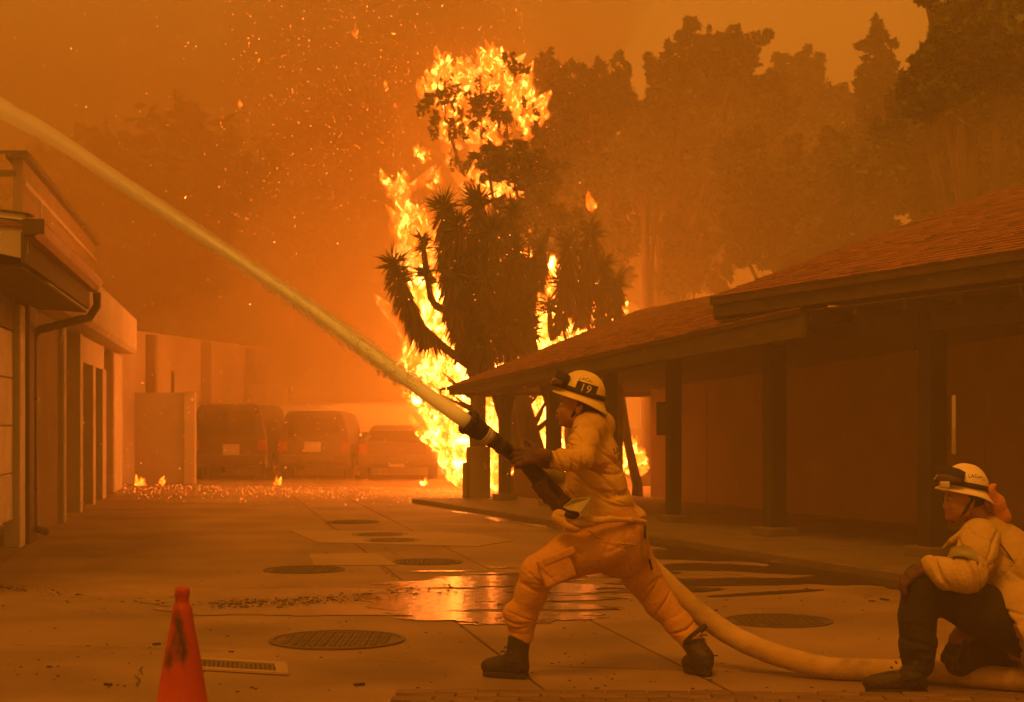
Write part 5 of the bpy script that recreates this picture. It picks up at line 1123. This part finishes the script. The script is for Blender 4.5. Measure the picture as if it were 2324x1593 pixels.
tl += chain([hipR, P(1455, 1305, 8.55), knR, P(1540, 1415, 8.52), P(1577, 1462, 8.48)], [.130, .100, .080, .070, .063])
tl += chain([P(1162, 1388, 8.30), P(1166, 1405, 8.30)], [.05, .045])
trs = sdfobj('trousers', tl, .0065, M_trou, A, .03, zones=tz, sm=2, fine=.0016, seed=5, cut=[lambda Pt: Pt[:, 2]-P(0, 1458, 8.34).z+(Pt[:, 0] > P(1300, 0, 8.3).x)*9, lambda Pt: (np.array(P(1590, 1478, 8.47))-Pt) @ np.array([.62, 0, -.78])+(Pt[:, 0] < P(1450, 0, 8.4).x)*9])
def pad(name, c, r, M_, m, parent, zs=None): return sdfobj(name, [bounds([c], max(r)+.03), lambda Pt: s_box(Pt, c, r, min(r)*.7, M_)], .006, m, parent, .01, zones=zs, fine=.0016)
ax1 = (knL-hipL).normalized(); ax2 = Vector((0, 1, 0)); ax3 = ax1.cross(ax2).normalized()
pad('cargo_pocket', P(1262, 1290, 8.145), (.085, .016, .075), mk(ax1, ax2, ax3), M_trou, trs, [(P(1250, 1290, 8.1), .08, (1, 0, .6), 24, .004)])
pad('pocket_flap', P(1268, 1262, 8.135), (.088, .012, .022), mk(ax1, ax2, ax3), M_trou, trs)
a2 = (anR-knR).normalized(); a3 = a2.cross(Vector((0, 1, 0))).normalized()
ring('ankle_strap', P(1576, 1441, 8.47), a2, .080, .012, M_strap, trs)
ax1 = (P(1462, 1205, 8.4)-P(1475, 1280, 8.4)).normalized()
for (p0, p1) in ((P(1463, 1192, 8.33), P(1464, 1222, 8.33)), (P(1473, 1268, 8.42), P(1479, 1294, 8.42))): MB().tube([p0, p1], .007, 6).build('pocket_seam', M_strap, trs, True)
# seams on the seat
MB().tube([P(1335, 1205, 8.17), P(1365, 1222, 8.185), P(1400, 1232, 8.20), P(1440, 1236, 8.26)], .004, 5).build('seam', M_jacket, trs, True)
# boots
boot('boot', A, Vector((P(1200, 0, 8.30).x, 8.30, 0)), Vector((P(1096, 0, 8.42).x, 8.42, 0)), P(1186, 1400, 8.34), hgt=.2)
boot('boot', A, Vector((P(1612, 0, 8.36).x, 8.36, .004)), Vector((P(1556, 0, 8.55).x, 8.56, 0)), P(1560, 1440, 8.5), hgt=.2)
# hands
gl = hand('glove', A, P(1206, 1034, 8.10)+Vector((0, -.02, 0)), Vector((-.98, .10, -.06)), Vector((.10, -1, .30)), [[.15, .7, .8], [.2, .75, .8], [.25, .8, .8], [.3, .85, .8]], M_glove, side=-1, thumb=Vector((-.6, .5, .6)), spread=.16)
sdfobj('glove_cuff', [bounds([wrL], .12)]+chain([P(1222, 1037, 8.10), wrL+Vector((.0, -.01, 0))], [.040, .052]), .006, M_glove, gl, .01, zones=[(wrL, .06, (1, 0, 0), 50, .003)])
gr = hand('glove', A, P(1243, 1126, 8.21), Vector((-.62, -.30, .55)), Vector((-.35, -.65, -.8)), [[.5, .9, .7], [.5, .95, .7], [.55, 1.0, .7], [.6, 1.0, .7]], M_glove, side=1, thumb=Vector((-.2, -.55, .6)), spread=.1)
sdfobj('glove_cuff', [bounds([wrR], .2)]+chain([P(1252, 1122, 8.25), P(1276, 1146, 8.30)], [.046, .056]), .007, M_glove, gr, .01)
helmet(A, Lh(-.006, 0, .052), (ff*math.cos(.21)+fu*math.sin(.21)).normalized(), fs_, (fu*math.cos(.21)-ff*math.sin(.21)).normalized(), M_helm, num='19', gog=.2, hs=1.0)
# ---------------------------------------------------------------- the crouching person
B_ = empty('person', (P(2240, 1560, 7.9).x, 7.95, 0), label='person crouching at the right edge in pale yellow jacket, dark trousers and helmet', cat='person')
hd2 = P(2186, 1134, 7.92)
Lh2, hpr2, hcut2, (f2, s2, u2, Mh2) = head(B_, hd2, Vector((-1, -.10, .02)), Vector((-.04, 0, 1)), mouth=.004)
sh2 = P(2232, 1225, 7.78); sh2r = P(2262, 1225, 8.12); el2 = P(2196, 1306, 7.66); wr2 = P(2106, 1285, 7.72); el2r = P(2230, 1300, 8.16); wr2r = P(2110, 1285, 8.05)
ch2 = P(2270, 1290, 7.98); pl2 = P(2330, 1450, 7.98); kn2 = P(2092, 1325, 7.80); an2 = P(2078, 1500, 7.82); hp2 = P(2300, 1430, 7.85)
kn2r = P(2190, 1480, 8.05); an2r = P(2360, 1545, 8.15)
body2 = sdfobj('body', [bounds([hd2, kn2, an2, pl2, an2r, wr2], .16)]+hpr2+chain([P(2202, 1150, 7.93), P(2228, 1195, 7.96), ch2, pl2], [.055, .07, .125, .13])+chain([sh2, el2, wr2], [.05, .042, .03])+chain([sh2r, el2r, wr2r], [.05, .042, .03])+chain([sh2, P(2240, 1210, 7.95), sh2r], [.05, .07, .05])+chain([hp2, kn2, an2], [.08, .055, .038])+chain([P(2320, 1450, 8.1), kn2r, an2r], [.08, .055, .04]), .0085, M_skin, B_, .012, cut=hcut2, sm=1)
headbits(body2, Lh2, Mh2)
j2z = [(P(2250, 1260, 7.75), .13, (.7, 0, -.6), 22, .0085), (P(2215, 1300, 7.6), .1, (1, 0, .3), 28, .009), (P(2140, 1290, 7.65), .09, (.9, 0, .4), 30, .008), (P(2290, 1330, 7.7), .16, (.25, 0, 1), 20, .009), (P(2290, 1440, 7.8), .15, (.8, 0, -.5), 18, .008), (P(2200, 1230, 7.7), .1, (.3, 0, 1), 24, .006)]
j2 = [bounds([P(2100, 1180, 7.8), P(2420, 1500, 8.2), wr2, sh2r, el2], .2)]
j2 += chain([P(2240, 1215, 7.97), P(2272, 1270, 7.98), P(2300, 1350, 7.98), P(2325, 1440, 7.97)], [.125, .175, .185, .185])
j2 += chain([P(2222, 1222, 7.82), P(2212, 1262, 7.73), el2, P(2150, 1303, 7.67), wr2+Vector((.01, 0, .005))], [.10, .092, .082, .072, .052])
j2 += chain([sh2r, el2r, P(2150, 1290, 8.06)], [.085, .075, .055])
j2 += chain([P(2300, 1380, 7.85), P(2318, 1440, 7.80), P(2335, 1490, 7.78)], [.14, .135, .12])
jk2 = sdfobj('jacket', j2, .0065, M_jacket2, B_, .03, zones=j2z, sm=2, fine=.0018, seed=11, cut=[lambda Pt: s_ell(Pt, P(2190, 1165, 7.93), (.085, .07, .08)), lambda Pt: Pt @ np.array([.91, 0, .41])-np.array(P(2285, 1430, 7.9)) @ np.array([.91, 0, .41])+(Pt[:, 2] > P(0, 1375, 7.9).z)*9])
ring('sleeve_tape', P(2193, 1284, 7.70), el2-P(2222, 1222, 7.82), .103, .036, M_refl, jk2, 30)
sdfobj('collar', [bounds([P(2180, 1215, 7.85)], .16)]+chain([P(2232, 1190, 7.86), P(2195, 1200, 7.80), P(2160, 1228, 7.84), P(2143, 1243, 7.9)], [.03, .022, .017, .012]), .006, M_jacket2, jk2, .012, fine=.002)
for pts in ([P(2236, 1195, 7.80), P(2262, 1225, 7.80), P(2290, 1262, 7.80), P(2330, 1320, 7.84)],): MB().tube(catmull(pts, 4), .0035, 5).build('seam', M_dark, jk2, True)
t2 = [bounds([hp2, kn2, an2, P(2340, 1470, 8.2), kn2r, an2r], .15)]
t2 += chain([P(2330, 1425, 7.92), P(2225, 1385, 7.84), kn2+Vector((.01, 0, 0))], [.155, .13, .098]) + chain([kn2, P(2082, 1400, 7.81), P(2082, 1460, 7.82), P(2082, 1505, 7.83)], [.098, .092, .088, .080])
t2 += chain([P(2335, 1450, 8.1), P(2250, 1465, 8.08), P(2185, 1500, 8.05), P(2360, 1540, 8.12)], [.14, .115, .085, .075])
sdfobj('trousers', t2, .009, M_dark, B_, .03, zones=[(P(2082, 1470, 7.75), .12, (0, 0, 1), 30, .008), (P(2160, 1370, 7.75), .14, (1, 0, .3), 16, .005)], sm=2, fine=.0016, seed=13)
boot('boot', B_, Vector((P(2106, 0, 7.80).x, 7.80, 0)), Vector((P(1962, 0, 7.86).x, 7.86, 0)), P(2082, 1470, 7.82), hgt=.19)
g2 = hand('hand', B_, wr2+Vector((-.055, .02, -.03)), Vector((-.75, .3, -.55)), Vector((-.5, -.3, .8)), [.3, .5, .4], M_glove, side=-1, spread=.12)
hand('glove', B_, P(2168, 1462, 7.93), Vector((-.5, -.25, -.8)), Vector((-.6, -.7, .3)), [.35, .6, .5], M_boot, side=1)
sdfobj('glove_cuff', [bounds([P(2185, 1440, 7.95)], .11)]+chain([P(2172, 1450, 7.94), P(2200, 1425, 7.98)], [.045, .06]), .007, mat('tan_leather', (.25, .13, .06), .8), B_, .01, fine=.002)
h2 = helmet(B_, Lh2(-.004, 0, .052), (f2*math.cos(.17)+u2*math.sin(.17)).normalized(), s2, (u2*math.cos(.17)-f2*math.sin(.17)).normalized(), M_helm2, gog=.45, hs=.97)
# bunched cloth shroud behind the helmet
M_shr = mat('orange_cloth', (.6, .26, .09), .85, (.48, .2, .07), 6, 5, .3, 90)
sdfobj('neck_shroud', [bounds([P(2262, 1150, 7.93)], .13)]+chain([P(2247, 1112, 7.86), P(2262, 1140, 7.9), P(2272, 1172, 7.93), P(2262, 1185, 7.93)], [.016, .036, .042, .03])+chain([P(2251, 1103, 7.86), P(2258, 1100, 7.85)], [.014, .008]), .006, M_shr, h2, .02, zones=[(P(2265, 1160, 7.9), .08, (1, 0, .2), 40, .006)], fine=.002)
MB().box(P(2143, 1100, 7.80), (.045, .03, .034)).build('headlamp', M_band, h2, bevel=.006)
# ================================================================ thick smoke banks round the fire
def smoke(name, label, blobs, den, col=(.93, .80, .5), emit=None):
    V, Q = surface(lambda Pt: np.minimum.reduce([s_ell(Pt, c, r) for c, r in blobs]), *bounds([(c[0]+sx_*r[0], c[1]+sx_*r[1], c[2]+sx_*r[2]) for c, r in blobs for sx_ in (-1, 1)], .6), .55)
    V[:, 2] = np.clip(V[:, 2], -.9, 13.3); V = vsmooth(V, Q, 2); nv = vnormals(V, Q); V = V+nv*(fbm(V*.3, 77, 3)*.7)[:, None]; V[:, 2] = np.clip(V[:, 2], -.9, 13.3)
    m = bpy.data.materials.new(name); m.use_nodes = True; nt = m.node_tree
    for nd in list(nt.nodes): nt.nodes.remove(nd)
    o = nt.nodes.new('ShaderNodeOutputMaterial'); v = nt.nodes.new('ShaderNodeVolumePrincipled'); v.inputs['Color'].default_value = (*col, 1); v.inputs['Density'].default_value = den; v.inputs['Anisotropy'].default_value = .2
    nt.links.new(v.outputs[0], o.inputs['Volume']); return tag(npmesh(name, V, Q, m, None, True), label, 'smoke', None, 'stuff')
smoke('smoke_bank', 'murky brown smoke bank hanging over the left end of the yard', [((-16, 43, 6), (12, 16, 9)), ((-9, 48, 7), (12, 14, 9)), ((-7, 40, 9.5), (7, 10, 5))], .058, (.60, .39, .14))
smoke('smoke_bank', 'bright fire-lit smoke billowing left of the burning yucca', [((-3.2, 41, 3.2), (5, 8.5, 5.2)), ((0, 41, 5), (4.2, 7, 6)), ((-6, 42, 2), (5, 8, 3))], .064, (.95, .78, .45))
smoke('smoke_bank', 'thinner smoke hanging among the trees behind the porch building', [((14, 42, 6), (15, 16, 9)), ((24, 34, 6), (12, 12, 8)), ((6, 42, 7), (10, 15, 8)), ((5, 33, 6.5), (6, 7, 7.5))], .020, (.93, .84, .5))
smoke('smoke_plume', 'dark smoke plume rising from the burning treetop', [((1.3, 36, 10.8), (1.6, 2.2, 2.6)), ((-.6, 35.5, 9.6), (3.0, 2.2, 2.4)), ((-3.6, 36, 9.8), (3.6, 2.6, 3))], .16, (.72, .55, .3))
smoke('smoke_bank', 'thin smoke drifting along the porch of the right building', [((6.2, 18, 2.2), (3.2, 8, 2.6)), ((3.2, 24, 3), (3.4, 5, 3))], .020, (.93, .80, .5))
# ================================================================ haze
hz = MB().box((0, 36.5, 6.25), (96, 83, 14.6)).build('haze')
hm = bpy.data.materials.new('smoke_haze'); hm.use_nodes = True; nt = hm.node_tree
for nd in list(nt.nodes): nt.nodes.remove(nd)
ho = nt.nodes.new('ShaderNodeOutputMaterial'); pv = nt.nodes.new('ShaderNodeVolumePrincipled'); pv.inputs['Color'].default_value = (.93, .80, .5, 1)
pv.inputs['Density'].default_value = HAZE_DENSITY; pv.inputs['Anisotropy'].default_value = .2
nt.links.new(pv.outputs[0], ho.inputs['Volume']); hz.data.materials.append(hm); tag(hz, kind='stuff', label='thick orange smoke haze filling the whole yard', cat='haze')
